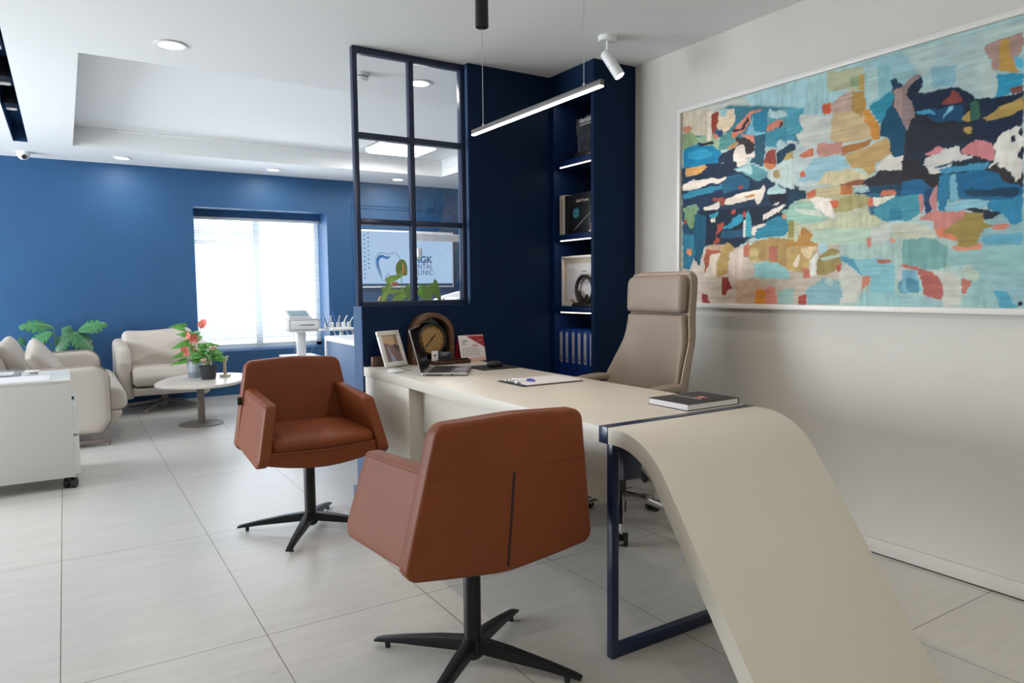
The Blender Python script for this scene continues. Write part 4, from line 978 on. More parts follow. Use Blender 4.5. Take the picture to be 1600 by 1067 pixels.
B().box(-.24,-.02,-.11,.11,.385,.432,.008).path([(-.17,.05,.40),(-.20,-.02,.38),(-.21,-.13,.315),(-.215,-.18,.29)],.011,n=10).path([(-.213,-.155,.303),(-.216,-.21,.275)],.016,n=10).build('tilt_mechanism','black_plastic',t)
B().lathe([(0,.07),(.03,.07),(.03,.25),(.018,.255),(.018,.39),(0,.39)],(-.20,0,0)).build('gas_lift','black_plastic',t)
for k in range(5):
    a=R_(OCA+72*k); R=.30
    lg=B().path([(-.20+.02*math.cos(a),.02*math.sin(a),.150),(-.20+.12*math.cos(a),.12*math.sin(a),.145),(-.20+R*math.cos(a),R*math.sin(a),.092)],.026,taper=.5,n=10).tube((-.20+R*math.cos(a),R*math.sin(a),.055),(-.20+R*math.cos(a),R*math.sin(a),.105),.0105).build('base_leg','chrome',t)
    cx,cy=-.20+R*math.cos(a),R*math.sin(a); tx,ty=-math.sin(a),math.cos(a)
    B().tube((cx+tx*.010,cy+ty*.010,.031),(cx+tx*.030,cy+ty*.030,.031),.030,n=28).tube((cx-tx*.010,cy-ty*.010,.031),(cx-tx*.030,cy-ty*.030,.031),.030,n=28).tube((cx-tx*.03,cy-ty*.03,.031),(cx+tx*.03,cy+ty*.03,.031),.009).sphere((cx,cy,.048),.015).build('caster','black_plastic',lg)

# ------------------------------------------------------------------ things on the desk
ZT=DZ+.0006
# laptop
t=thing('laptop',(1.459,3.165,ZT),'open silver laptop turned away, dark screen edge-on, by the clock','laptop',rot=R_(-33)); local(t)
Lw,Ld=.315,.232     # +x runs from the hinge to the front edge, +y along the hinge
B().pillow(rrect(Ld,Lw,.012,cx=Ld/2+.004,cy=Lw/2),.013,.004,fn=lambda u,v,w_:(u,v,.0092+w_)).build('base','silver',t)
b=B()
for i in range(6):
    for j in range(15): b.box(.038+i*.0178,.038+i*.0178+.0158,.014+j*.0192,.014+j*.0192+.0172,.0155,.0172)
b.build('keyboard','black_plastic',t,smooth=False)
B().box(.158,.222,.10,.215,.0156,.0162).build('trackpad','grey_plastic',t)
B().box(.20,.218,.03,.05,.0156,.0161).build('sticker','silver_ink',t)
sm=Matrix.Translation((.004,0,.014))@Matrix.Rotation(-R_(104),4,'Y')   # the lid leans back past the hinge
B().pillow(rrect(.222,Lw,.010,cx=.111,cy=Lw/2),.006,.0025,mx=sm).build('lid','silver',t)
B().box(.004,.218,.004,Lw-.004,-.0042,-.0031,mx=sm).build('screen','black_gloss',t)
B().tube((.002,.04,.0135),(.002,Lw-.04,.0135),.006,n=12).build('hinge','black_plastic',t)
B().box(.03,.11,-.0006,.0004,.005,.009).box(.15,.165,-.0006,.0004,.005,.009).build('ports','black_plastic',t,smooth=False)
# small glossy puck with its lead
t=thing('charging_puck',(1.43,3.40,ZT),'small white round puck with a thin black lead behind the laptop','charger')
B().lathe([(0,0),(.036,0),(.04,.003),(.04,.009),(.034,.013),(0,.014)],(1.427,3.40,ZT)).build('puck','pure_white',t)
B().path([(1.44,3.42,ZT+.012),(1.455,3.46,ZT+.02),(1.485,3.47,ZT+.014),(1.51,3.445,ZT+.003),(1.525,3.42,ZT+.003)],.0016,n=6).build('lead','black_plastic',t)
# photo frame
t=thing('photo_frame',(1.53,3.66,ZT),'white frame with a river valley picture, leaning back at the desk corner','picture frame'); 
fm=Matrix.Translation((1.460,3.593,ZT+.0052))@Matrix.Rotation(R_(25),4,'Z')@Matrix.Rotation(-R_(19),4,'X')   # x across, z up, y back
W_,H_=.175,.205; f=.026
ORG[t.name]=Vector((1.53,3.66,ZT))
B().box(0,W_,0,.014,.0,f,.002,mx=fm).box(0,W_,0,.014,H_-f,H_,.002,mx=fm).box(0,f,0,.014,f,H_-f,.002,mx=fm).box(W_-f,W_,0,.014,f,H_-f,.002,mx=fm).build('frame','frame_white',t)
B().box(.01,W_-.01,.008,.012,.01,H_-.01,mx=fm).build('back_board','walnut',t)
B().prism([(.055,.012),(.115,.012),(.10,.15),(.07,.15)],0,0.001,'Y',mx=fm@T(0,.0145,0)).build('easel_back','walnut',t)
B().path([tuple(fm@Vector((W_/2,.016,.12))),tuple(Vector((fm@Vector((W_/2,.085,.0))).xy.to_tuple()+(ZT+.004,)))],.004,n=8).build('easel_strut','walnut',t)
def pic():
    n=40; x0,x1,z0,z1=f,W_-f,f,H_-f; me_b=bmesh.new(); cl=me_b.verts.layers.float_color.new('paint')
    V=[[me_b.verts.new((x0+(x1-x0)*i/n,.0065,z0+(z1-z0)*j/56)) for j in range(57)] for i in range(n+1)]
    for i in range(n):
        for j in range(56): me_b.faces.new((V[i][j],V[i+1][j],V[i+1][j+1],V[i][j+1]))
    rnd=random.Random(4)
    for i in range(n+1):
        for j in range(57):
            u,v=i/n,j/56; g=rnd.uniform(.85,1.15)
            if v>.62+.22*abs(u-.55)-.1*(u>.8): c=(.55,.42,.30) if v>.8 else (.62,.40,.20)
            elif u>.72 and v>.45+.1*math.sin(u*60): c=(.06,.045,.05)
            elif abs(u-(.30+.30*(.55-v)))<.05+.28*max(0,.38-v) and v<.58: c=(.34,.38,.50)
            elif u<.3: c=(.22,.15,.15)
            else: c=(.24,.15,.14)
            if u>.78 and v>.6 and math.sin(v*70)*math.sin(u*50)>0: c=(.05,.05,.05)
            V[i][j][cl]=(c[0]*g,c[1]*g,c[2]*g,1)
    me=bpy.data.meshes.new('picture'); bmesh.ops.transform(me_b,matrix=Matrix.Translation(-ORG[t.name])@fm,verts=me_b.verts); me_b.to_mesh(me); me_b.free()
    m=mat('photo_print',(1,1,1),.3); an=m.node_tree.nodes.new('ShaderNodeVertexColor'); an.layer_name='paint'; m.node_tree.links.new(an.outputs[0],m.node_tree.nodes['Principled BSDF'].inputs['Base Color'])
    me.materials.append(m); o=bpy.data.objects.new('picture',me); C.objects.link(o); o.parent=t
pic()
t=solo(B().box(-.035,.035,-.012,.012,0,.055,.003,mx=T(1.455,3.715,ZT,rz=R_(4))),'wooden_block','walnut','small brown wooden block behind the white photo frame','wooden block')
# arched clock
t=thing('mantel_clock',(1.775,3.68,ZT),'arched wooden mantel clock with a gold dial in a dark recess','clock')
cx,cz,Ro,Ri=1.777,ZT+.158,.133,.106
def arch(R,zb_,n=40): return [(cx-R,zb_)]+[(cx-R*math.cos(PI*k/n),cz+R*math.sin(PI*k/n)) for k in range(n+1)]+[(cx+R,zb_)]
o_=arch(Ro,ZT); i_=arch(Ri,ZT)
B().prism(o_+i_[::-1],3.655,3.735,'Y',bev=.003).build('arch','walnut',t)
B().prism(arch(Ri+.002,ZT+.001),3.715,3.722,'Y').build('dark_backing','black_gloss',t)
B().box(cx-Ri,cx+Ri,3.645,3.72,ZT,ZT+.022,.003).build('sill','walnut',t)
cm=T(cx-.002,3.695,ZT+.138,rx=PI/2)
B().lathe([(.079,0),(.093,0),(.095,.01),(.092,.024),(.084,.030),(.079,.024)],(0,0,0),mx=cm,n=56,ring=True).build('bezel','bezel',t)
B().lathe([(0,.004),(.081,.004),(.081,.010),(0,.010)],(0,0,0),mx=cm,n=56).build('dial','dial',t)
b=B()
for k in range(12):
    a=2*PI*k/12; b.box(-.0018,.0018,.062,.072,.010,.0108,mx=cm@Matrix.Rotation(a,4,'Z'))
b.build('hour_marks','black_plastic',t,smooth=False)
B().box(-.0028,.0028,-.012,.058,.012,.0135,.0005,mx=cm@Matrix.Rotation(R_(140),4,'Z')).box(-.003,.003,-.010,.040,.014,.0155,.0005,mx=cm@Matrix.Rotation(R_(-42),4,'Z')).lathe([(0,.010),(.005,.010),(.004,.018),(0,.019)],(0,0,0),mx=cm).build('hands','black_plastic',t)
B().sphere((cx-.002,3.705,ZT+.252),.0055).build('top_stud','chrome',t)
# card holder with leaflets in front of the clock
t=thing('card_holder',(1.84,3.59,ZT),'dark reddish wooden card holder with two dark cards and one white card','card holder')
B().box(1.735,1.965,3.56,3.638,ZT,ZT+.022,.004).build('base','dark_wood',t)
B().box(1.76,1.955,3.571,3.582,ZT+.022,ZT+.030,.002).build('pen_rest','black_plastic',t)
B().box(1.735,1.775,3.60,3.604,ZT+.010,ZT+.078,.001,mx=T(0,0,0)).build('white_card','paper',t)
B().box(1.748,1.762,3.5993,3.5999,ZT+.046,ZT+.058).build('white_card_print','ink',t,smooth=False)
B().box(1.775,1.865,3.614,3.622,ZT+.022,ZT+.070,.002).build('dark_card','lcd_dark',t)
B().box(1.80,1.85,3.6133,3.6139,ZT+.058,ZT+.062).box(1.80,1.84,3.6133,3.6139,ZT+.048,ZT+.051).build('card_print','silver_ink',t,smooth=False)
# flip calendar
t=thing('desk_calendar',(2.02,3.66,ZT),'white and crimson tent desk calendar with a spiral top, right of the clock','calendar')
x0,x1=1.940,2.108; zt=ZT+.155; pm=T(0,3.628,ZT,rx=-R_(15)); 
B().box(x0,x1,0,.003,0,.158,.0008,mx=pm).build('front_board','paper',t)
B().box(x0,x1,0,.003,.002,.158,.0008,mx=T(0,3.716,ZT,rx=R_(17))).build('rear_board','red',t)
B().box(x0+.002,x1-.002,.0,.0035,-.0,.001,mx=T(0,3.63,ZT)).box(x0+.003,x1-.003,3.63,3.713,ZT,ZT+.0015).build('base_card','pink',t)
B().prism([(x1-.11,.150),(x1-.001,.150),(x1-.001,.083),],-.0009,-.0002,'Y',mx=pm).build('crimson_corner','red',t,smooth=False)
B().box(x0+.001,x1-.001,-.0008,-.0002,.001,.022,mx=pm).build('pale_band','pink',t,smooth=False)
b=B()
for i in range(7):
    for j in range(5): b.box(x0+.018+i*.0165,x0+.018+i*.0165+.0075,-.0007,-.0002,.036+j*.0105,.036+j*.0105+.004,mx=pm)
b.box(x0+.018,x0+.046,-.0007,-.0002,.104,.108,mx=pm)
b.text('2024',.020,pm@T(x0+.018,-.0006,.116)@FACE_Y,ext=.0001,bold=.0003); b.build('calendar_print','ink',t,smooth=False)
B().box(x0+.085,x0+.118,-.0009,-.0002,.092,.0965,mx=pm).build('month_mark','red',t,smooth=False)
B().path([(x1-.045,-.0012,.117),(x1-.035,-.0012,.125),(x1-.022,-.0012,.121),(x1-.012,-.0012,.128)],.0012,n=6,mx=pm).build('corner_emblem','cream_paper',t)
b=B()
for k in range(18): b.path([(x1-.108+k*.006,0.0045+.0065*math.cos(a),.156+.0065*math.sin(a)) for a in [2*PI*q/10 for q in range(11)]],.0009,n=5,mx=pm)
b.build('spiral_binding','red',t)
# mat and mouse
t=solo(B().pillow(rrect(.235,.215,.006,cx=1.945,cy=3.285),.003,.001,fn=lambda u,v,w_:(u,v,ZT+.0016+w_)),'mouse_mat','mousemat','thin black rectangular mouse mat under the black mouse','mouse mat')
t=thing('computer_mouse',(1.955,3.27,ZT+.0035),'black computer mouse resting on its black mat','computer mouse')
mm=T(1.955,3.275,ZT+.0035,rz=R_(-62))
B().pillow(rrect(.062,.106,[.026,.022,.022,.026],n=8),.030,.012,fn=lambda u,v,w_:(u,v,(w_+.015)*(1.05-.6*(max(0,v+.01)/.06)**1.5) if w_>-.014 else 0),dome=.004,domeb=0,mx=mm).build('body','black_plastic',t,angle=60)
B().tube((-.004,.032,.022),(.004,.032,.022),.007,n=14,mx=mm).build('scroll_wheel','grey_plastic',t)
# clipboard
t=thing('clipboard',(1.83,2.66,ZT),'black clipboard with white sheets in the middle of the desk','clipboard')
B().pillow(rrect(.33,.225,.008,cx=1.828,cy=2.658),.003,.001,fn=lambda u,v,w_:(u,v,ZT+.0016+w_)).build('board','charcoal',t)
B().pillow(rrect(.30,.212,.001,cx=1.842,cy=2.658),.004,.0005,fn=lambda u,v,w_:(u,v,ZT+.0052+w_),seg=1,inner=2).build('paper_sheets','paper',t)
B().box(1.672,1.700,2.615,2.70,ZT+.0072,ZT+.0085,.0005).path([(1.675,2.615,ZT+.012),(1.675,2.70,ZT+.012)],.0045,n=10).box(1.671,1.676,2.62,2.64,ZT+.010,ZT+.018,.001).box(1.671,1.676,2.675,2.695,ZT+.010,ZT+.018,.001).build('metal_clip','chrome',t)
t=thing('ballpoint_pen',(1.74,2.665,ZT+.0075),'silver pen with a blue grip lying on the clipboard sheets','pen')
pd=Vector((.33,-.94,0)).normalized(); p0=Vector((1.725,2.735,ZT+.0125)); 
B().tube(p0,p0+pd*.085,.0024,.0030,n=12).build('barrel','silver',t)
B().tube(p0+pd*.085,p0+pd*.128,.0052,.0045,n=14).path([p0+pd*.090+Vector((0,0,.006)),p0+pd*.12+Vector((0,0,.0065))],.0015,n=6).build('cap','blue_pen',t)
# dark hardcover lying at the end of the desk
t=thing('hardcover_notebook',(1.93,1.82,ZT),'dark charcoal hardcover book with a small red square, lying by the navy strip','book')
bx0,bx1,by0,by1=1.790,2.052,1.712,1.905
B().box(bx0,bx1,by0,by1,ZT,ZT+.0022,.0006).box(bx0,bx1,by0,by1,ZT+.0218,ZT+.024,.0006).box(bx1-.0022,bx1,by0,by1,ZT+.001,ZT+.023,.0006).build('cover','charcoal',t)
B().box(bx0+.003,bx1-.0022,by0+.003,by1-.003,ZT+.0022,ZT+.0218).build('pages','paper',t,smooth=False)
# title line: tiny capitals, unreadable in the photograph, so plain strokes of print
b=B(); x=0
rnd=random.Random(5); tm=T(1.905,1.888,ZT+.0242,rz=R_(-90))
for wlen in (5,8,7,3)[:3]:
    for k in range(wlen):
        b.box(x,x+.0042,0,.0085,0,.0003,mx=tm); x+=.0058
    x+=.005
b.build('title_print','silver_ink',t,smooth=False)
B().box(1.925,1.963,1.775,1.813,ZT+.0241,ZT+.0245).build('red_square_emblem','red_logo',t,smooth=False)
B().path([(1.935,1.800,ZT+.0247),(1.944,1.788,ZT+.0247),(1.953,1.792,ZT+.0247),(1.950,1.802,ZT+.0247)],.0018,n=6).build('emblem_mark','pink',t)

# ------------------------------------------------------------------ sofa on the left, facing right
t=thing('two_seat_sofa',(-.2,7.1,0),'cream leather two-seat sofa seen from its side, behind the white cabinet','sofa')
for y0,y1 in ((6.20,6.36),(7.89,8.05)):
    B().pillow(rpoly([(-.70,.115),(.20,.105),(.262,.20),(.262,.63),(-.70,.60)],[.06,.06,.05,.12,.08],8),y1-y0,.045,fn=lambda u,v,w_,y0=y0,y1=y1:(u,(y0+y1)/2+w_,v)).build('armrest','cream_leather',t,angle=60)
for y0,y1 in ((6.20,6.36),(7.89,8.05)):
    for yy in (y0+.030,y1-.030):
        e=rpoly([(-.70,.115),(.20,.105),(.262,.20),(.262,.63),(-.70,.60)],[.06,.06,.05,.12,.08],8)
        e=[q for q in e if q[0]>-.45]; e=sorted(e,key=lambda q:math.atan2(q[1]-.36,q[0]+.1)); e=[q for q in e if q[0]>-.3 or q[1]>.4]
        B().path([(u*1.0+.0015*(u>.2),yy,v+.0015*(v>.55)) for u,v in e],.0028,n=6).build('arm_piping','taupe_leather',t)
B().pillow(rpoly([(-.66,.15),(.30,.15),(.36,.25),(-.66,.27)],[.03,.04,.02,.03],5),1.55,.02,fn=lambda u,v,w_:(u,7.125+w_,v)).build('seat_base','cream_leather',t,angle=60)
for y0,y1 in ((6.365,7.12),(7.13,7.885)):
    B().pillow(rpoly([(-.55,.255),(.30,.245),(.392,.27),(.372,.44),(-.55,.47)],[.03,.04,.06,.10,.05],8),y1-y0,.035,fn=lambda u,v,w_,y0=y0,y1=y1:(u,(y0+y1)/2+w_,v)).build('seat_cushion','cream_leather',t,angle=60)
B().pillow(rrect(1.53,.50,.06,cx=7.125,cy=.42),.14,.05,fn=lambda u,v,w_:(-.66-.12*(v-.42)+w_,u,v)).build('back_frame','cream_leather',t,angle=60)
for yc in (6.76,7.5):
    B().pillow(rrect(.70,.40,.09,cx=yc,cy=.62),.17,.07,fn=lambda u,v,w_:(-.50-.28*(v-.5)+w_*(1-.5*abs((v-.62)/.2)**2),u,v+.008*math.sin(u*19)),dome=.03).build('back_cushion','cream_leather',t,angle=60)
for y in (6.26,7.99):
    B().box(-.60,.262,y-.02,y+.02,.025,.055,.004).tube((.235,y,0),(.235,y,.026),.013,n=14).tube((-.57,y,0),(-.57,y,.026),.013,n=14).box(-.3,-.22,y-.02,y+.02,.05,.16,.003).box(-.1,-.02,y-.02,y+.02,.05,.16,.003).build('leg','taupe_metal',t)
def pillow_thing(loc,mx,label,w=.34,h=.34):
    t=thing('scatter_pillow',loc,label,'pillow')
    def fn(u,v,w_):
        k=(1-abs(u/(w/2))**3)*(1-abs(v/(h/2))**3); k=max(k,0)**.5
        return (u*(1-.06*(1-abs(v/(h/2)))*0),v,w_*(.12+.88*k)+.004*math.sin(u*40+v*9)*k)
    B().pillow(rrect(w,h,.03,n=5),.15,.012,fn=fn,inner=10,dome=.0,mx=mx).build('pillow_cover','cream_leather',t,angle=70)
    e=rrect(w-.006,h-.006,.03,n=5)
    B().path([tuple((mx@Vector((a,b_,0)))) for a,b_ in e+[e[0]]],.004,n=6).build('piping','cream_leather',t)
pillow_thing((-.28,6.62,.5),T(-.16,6.68,.625,rx=R_(62),rz=R_(74))@Matrix.Rotation(R_(25),4,'Z'),'cream square pillow with its corner up, resting in the near end of the sofa')
pillow_thing((-.42,6.98,.5),T(-.37,6.98,.645,rx=R_(70),rz=R_(78))@Matrix.Rotation(R_(12),4,'Z'),'cream pillow behind the corner-up one, cut by the left photo edge')

# ------------------------------------------------------------------ lounge chair by the far wall
t=thing('lounge_armchair',(.82,8.0,0),'cream leather lounge armchair on a star base in front of the far blue wall','armchair')
for s,(xa,xb) in ((-1,(.388,.515)),(1,(1.118,1.245))):
    B().pillow(rpoly([(7.70,.14),(7.69,.50),(7.76,.655),(8.36,.72),(8.42,.14)],[.05,.05,.10,.10,.05],8),xb-xa,.05,fn=lambda u,v,w_,a=xa,c=xb,s=s:((a+c)/2+w_+s*.03*math.sin((v-.14)/.55*PI)*0-s*(.03*(v<.3)*(.3-v)/.16),u,v)).build('armrest','cream_leather',t,angle=60)
B().pillow(rrect(.74,.56,.08,cx=.816,cy=.43),.13,.05,fn=lambda u,v,w_:(u,8.34+.1*(v-.4)+w_,v)).build('back_frame','cream_leather',t,angle=60)
B().pillow(rrect(.66,.38,.07,cx=.80,cy=.605),.16,.065,fn=lambda u,v,w_:(u,8.12+.32*(v-.5)+w_+.006*math.sin(u*16+v*30),v+.012*math.sin(u*7)),dome=.03).build('back_cushion','cream_leather',t,angle=60)
B().pillow(rpoly([(7.60,.27),(7.58,.36),(7.66,.455),(8.22,.44),(8.22,.26)],[.05,.06,.09,.05,.03],8),.60,.04,fn=lambda u,v,w_:(.817+w_,u,v)).build('seat_cushion','cream_leather',t,angle=60)
B().pillow(rpoly([(7.66,.175),(7.62,.255),(8.36,.26),(8.36,.16)],[.03,.02,.03,.04],5),.60,.02,fn=lambda u,v,w_:(.817+w_,u,v)).build('seat_base','cream_leather',t,angle=60)
B().tube((.82,7.98,.03),(.82,7.98,.17),.032,n=20).build('column','taupe_metal',t)
for a in (-122,-33,57,147):
    d=Vector((math.cos(R_(a)),math.sin(R_(a)),0)); p=Vector((.82,7.98,0))
    B().path([p+d*.01+Vector((0,0,.085)),p+d*.15+Vector((0,0,.062)),p+d*.40+Vector((0,0,.028))],.021,taper=.6,n=8).tube(p+d*.385,p+d*.385+Vector((0,0,.03)),.009,n=10).build('leg','taupe_metal',t)

# ------------------------------------------------------------------ coffee table and what stands on it
def sup(cx,cy,a,b_,n,rot,k=60):
    o=[]
    for i in range(k):
        q=2*PI*i/k; c,s=math.cos(q),math.sin(q); x=a*math.copysign(abs(c)**(2/n),c); y=b_*math.copysign(abs(s)**(2/n),s)
        o.append((cx+x*math.cos(rot)-y*math.sin(rot),cy+x*math.sin(rot)+y*math.cos(rot)))
    return o
TZ=.395
t=thing('coffee_table',(.985,6.79,0),'rounded pale coffee table on a single round-plate foot','coffee table')
B().pillow(sup(1.02,6.83,.36,.50,2.7,R_(-22)),.026,.008,fn=lambda u,v,w_:(u,v,TZ-.013+w_)).build('table_top','table_top',t)
B().lathe([(0,0),(.182,0),(.186,.003),(.184,.008),(.04,.010),(0,.010)],(.985,6.78,0),n=56).build('base_plate','taupe_metal',t)
B().tube((.985,6.78,.009),(.985,6.78,TZ-.026),.031,n=28).build('column','taupe_metal',t)
def leaf(b,base,d,up,L,W,droop=.3,n=8,fold=.25,heart=False):
    """one leaf blade from base along d"""
    d=Vector(d).normalized(); up=Vector(up); sd=d.cross(up).normalized(); nm=sd.cross(d).normalized()
    def f(i,j):
        t_=i; s=j*2-1
        w_=W*(math.sin(PI*min(1,t_*.93+.07)**(.62 if not heart else .42)))
        if heart and t_<.2: w_*=1.0
        c=Vector(base)+d*(L*t_)-nm*(droop*L*t_*t_)+sd*(s*w_/2)+nm*(fold*abs(s)*w_/2)
        if heart: c-=d*(.18*L*abs(s)*(1-t_)**3)
        return c
    b.surf(f,n,4)
def spathe(b,c,face,up,s):
    face=Vector(face).normalized(); up=(Vector(up)-Vector(up).project(face)).normalized(); sd=face.cross(up)
    def f(i,j):
        q=j*2*PI; r=i; x=math.sin(q)*.55*(1+.1*math.cos(q)); y=.62*math.cos(q)-.28*abs(math.sin(q))*(math.cos(q)<0)+.18*max(0,math.cos(q))**3*1.0
        return Vector(c)+sd*(x*r*s)+up*(y*r*s)+face*(-.18*s*(1-r*r)+.1*s*math.cos(2*q)*r)
    b.surf(f,6,28)
TT=TZ+.0006
# tall anthurium in the pale pot
t=thing('potted_anthurium',(.99,7.02,TT),'coral flowering anthurium in a pale blue-grey pot, behind the blush rose plant','potted plant')
px,py=.985,7.03
B().lathe([(0,0),(.056,0),(.058,.004),(.062,.05),(.0635,.05),(.068,.14),(.065,.145),(.062,.14),(.06,.125),(0,.125)],(px,py,TT)).build('pot','pot_grey',t)
B().lathe([(.0585,.003),(.0612,.003),(.0652,.052),(.0625,.052)],(px,py,TT),ring=True).build('pot_band','pot_grey2',t)
B().lathe([(0,.126),(.06,.126),(0,.13)],(px,py,TT)).build('soil','soil',t)
rnd=random.Random(2); zb=TT+.13
b=B(); stems=B()
for (dx,dz,L,W,a) in ((-.16,.36,.13,.10,200),(-.10,.20,.15,.09,190),(-.17,.10,.14,.07,200),(-.19,.03,.14,.06,185),(.02,.24,.14,.09,60),(.10,.16,.13,.08,20),(-.02,.14,.12,.08,120),(.05,.30,.10,.07,80),(-.06,.28,.13,.09,150),(.0,.1,.13,.08,300),(.1,.06,.12,.07,340)):
    p=Vector((px+dx*.45,py+rnd.uniform(-.03,.03),zb+dz*.9)); stems.path([(px,py,zb),((px+p.x)/2,py,(zb+p.z)/2+.02),tuple(p)],.0022,n=5)
    q=R_(a); leaf(b,p,(math.cos(q),math.sin(q)*.5,.25 if dz>.2 else -.15),(0,-.85,.55),L,W*.9,droop=.3,heart=True)
b.build('foliage','leaf',t,smooth=True,angle=80); stems.build('stems','stem',t)
for (x,z,s,fx) in ((287,597,.0,0),):
    pass
for (dx,z,s,face,up) in ((.070,.49,.062,(-.3,-1,.4),(.7,0,.8)),(-.005,.355,.062,(.2,-1,.3),(.3,0,1)),(-.055,.385,.045,(-.8,-.6,.3),(0,0,1)),(-.085,.245,.060,(-.1,-1,.2),(0,0,1))):
    c=(px+dx,py-.03,TT+z); b=B(); spathe(b,c,face,up,s)
    o=b.build('spathe','spathe',t,angle=80); f_=Vector(face).normalized()
    B().path([c,tuple(Vector(c)+f_*.02+Vector((0,0,.015))),tuple(Vector(c)+f_*.03+Vector((0,0,.035)))],.004,taper=.6,n=8).path([(px,py,zb),(px+dx*.4,py-.01,(zb+c[2])/2+.02),c],.0022,n=5).build('spadix','spathe_orange',o)
# blush roses in the charcoal pot
t=thing('potted_rose',(1.055,6.82,TT),'small rose bush with two blush blooms in a charcoal pot on the coffee table','potted plant')
px,py=1.062,6.81
B().lathe([(0,0),(.058,0),(.060,.003),(.070,.095),(.074,.097),(.076,.118),(.072,.12),(.069,.112),(0,.11)],(px,py,TT)).build('pot','pot_dark',t)
B().lathe([(0,.111),(.069,.111),(0,.114)],(px,py,TT)).build('soil','soil',t)
b=B(); rnd=random.Random(11)
for k in range(150):
    a=rnd.uniform(0,2*PI); ph=rnd.uniform(.05,1.0); r=.135*math.sin(ph*PI*.62)*rnd.uniform(.55,1); z=.13+.17*(1-ph)*rnd.uniform(.5,1.1)+.03
    p=Vector((px+r*math.cos(a),py+r*math.sin(a),TT+z)); d=Vector((math.cos(a),math.sin(a),rnd.uniform(-.2,.7)))
    leaf(b,p-d*.02,d,(rnd.uniform(-.5,.5),-.7,.6),rnd.uniform(.05,.075),rnd.uniform(.026,.040),droop=.3,n=4)
b.build('foliage','leaf',t,angle=80)
b=B()
for k in range(9):
    a=2*PI*k/9; b.path([(px,py,TT+.11),(px+.04*math.cos(a),py+.04*math.sin(a),TT+.18),(px+.05*math.cos(a),py+.09*math.sin(a),TT+.24)],.0022,n=5)
b.build('stems','stem',t)
def rose(c,s):
    b=B()
    for k in range(16):
        a=k*2.399; r=s*(.15+.85*k/16); el=1.25-1.15*k/16
        d=Vector((math.cos(a)*math.cos(el),math.sin(a)*math.cos(el),math.sin(el)))
        up=Vector((-math.cos(a)*math.sin(el),-math.sin(a)*math.sin(el),math.cos(el)))
        leaf(b,Vector(c)+Vector((math.cos(a),math.sin(a),0))*r*.25-Vector((0,0,s*.3)),d*.6+Vector((0,0,.5)),d,s*1.0,s*1.0,droop=-.35,n=5,fold=.3)
    return b.build('rose_bloom','rose',t,angle=80)
rose((1.085,6.66,TT+.285),.040); rose((1.00,6.64,TT+.185),.032)
t=thing('candle_holder',(1.21,6.86,TT),'small champagne metal holder with a round base and cup beside the plants','candle holder')
B().lathe([(0,0),(.046,0),(.048,.003),(.048,.018),(.044,.022),(.03,.022),(0,.023)],(1.225,6.93,TT)).build('base','champagne',t)
B().lathe([(0,.02),(.016,.02),(.014,.10),(.018,.145),(0,.145)],(1.225,6.93,TT)).build('stem','champagne',t)
B().lathe([(0,.144),(.022,.144),(.030,.150),(.034,.185),(.030,.186),(.027,.156),(0,.154)],(1.225,6.93,TT)).build('cup','champagne',t)

# ------------------------------------------------------------------ monstera behind the sofa
t=thing('monstera_plant',(-.05,8.28,0),'green monstera with split leaves standing behind the sofa by the far wall','potted plant')
B().lathe([(0,0),(.12,0),(.13,.01),(.16,.30),(.165,.31),(.15,.31),(.145,.28),(0,.28)],(-.02,8.285,0)).build('pot','pure_white',t)
B().lathe([(0,.281),(.145,.281),(0,.285)],(-.02,8.285,0)).build('soil','soil',t)
def monstera(base,d,face,L,W,lobes=5):
    d=Vector(d).normalized(); face=Vector(face); nm=(face-face.project(d)).normalized(); sd=d.cross(nm)
    b=B()
    def wd(t_): return W*.5*(math.sin(PI*(t_*.86+.12))**.75)
    for s in (-1,1):
        for k in range(lobes):
            a0=k/lobes; a1=(k+1)/lobes
            def f(i,j,a0=a0,a1=a1,s=s):
                q=i; gp=.075*max(0,q-.42)**.6; t_=a0+(a1-a0-(gp if k<lobes-1 else 0))*j
                edge=wd((a0+a1)/2 + (t_-(a0+a1)/2)*(1.0))*(1-.45*abs((j-.5)*2)**3*(q>.99))
                x=q*edge; adv=.16*L*q*q*(1 if k<lobes-1 else .4)
                return Vector(base)+d*(L*t_+adv*(1-t_))+sd*(s*x)+nm*(-.20*x*x/W*2+.05*L*math.sin(PI*t_))-Vector((0,0,.12*L*t_*t_))
            b.surf(f,5,4)
    b.path([tuple(Vector(base)+d*(L*.97*k/8)+nm*(.05*L*math.sin(PI*k/8)+.001)-Vector((0,0,.12*L*(k/8)**2))) for k in range(9)],.0022,taper=.4,n=5)
    return b
o0=(-.02,8.285,.30)
for (bx,by,bz,d,face,L,W) in (
 (-.11,8.26,.845,(-1,-.05,.16),(0,-.75,.6),.28,.17),
 (-.12,8.20,.80,(-1,-.05,-.55),(.1,-.75,.6),.22,.15),
 (.10,8.24,.80,(1,-.05,.35),(0,-.8,.5),.27,.17),
 (.04,8.22,.79,(.75,-.1,-.75),(.2,-.8,.5),.24,.22),
 (.02,8.23,.79,(-.5,-.1,-.8),(-.2,-.8,.5),.20,.16),
 (-.17,8.25,.74,(-.85,-.1,-.6),(0,-.8,.5),.22,.14),
 (-.35,8.24,.68,(-.2,-.1,.6),(0,-.9,.3),.10,.07),
 (-.02,8.36,.74,(.3,.1,.7),(0,-.8,.5),.14,.12)):
    monstera((bx,by,bz),d,face,L,W).build('leaf','leaf_deep',t,angle=80)
    B().path([o0,((o0[0]+bx)/2,(o0[1]+by)/2,.30+(bz-.3)*.6),(bx,by,bz)],.0045,n=6).build('leaf_stalk','stem',t)

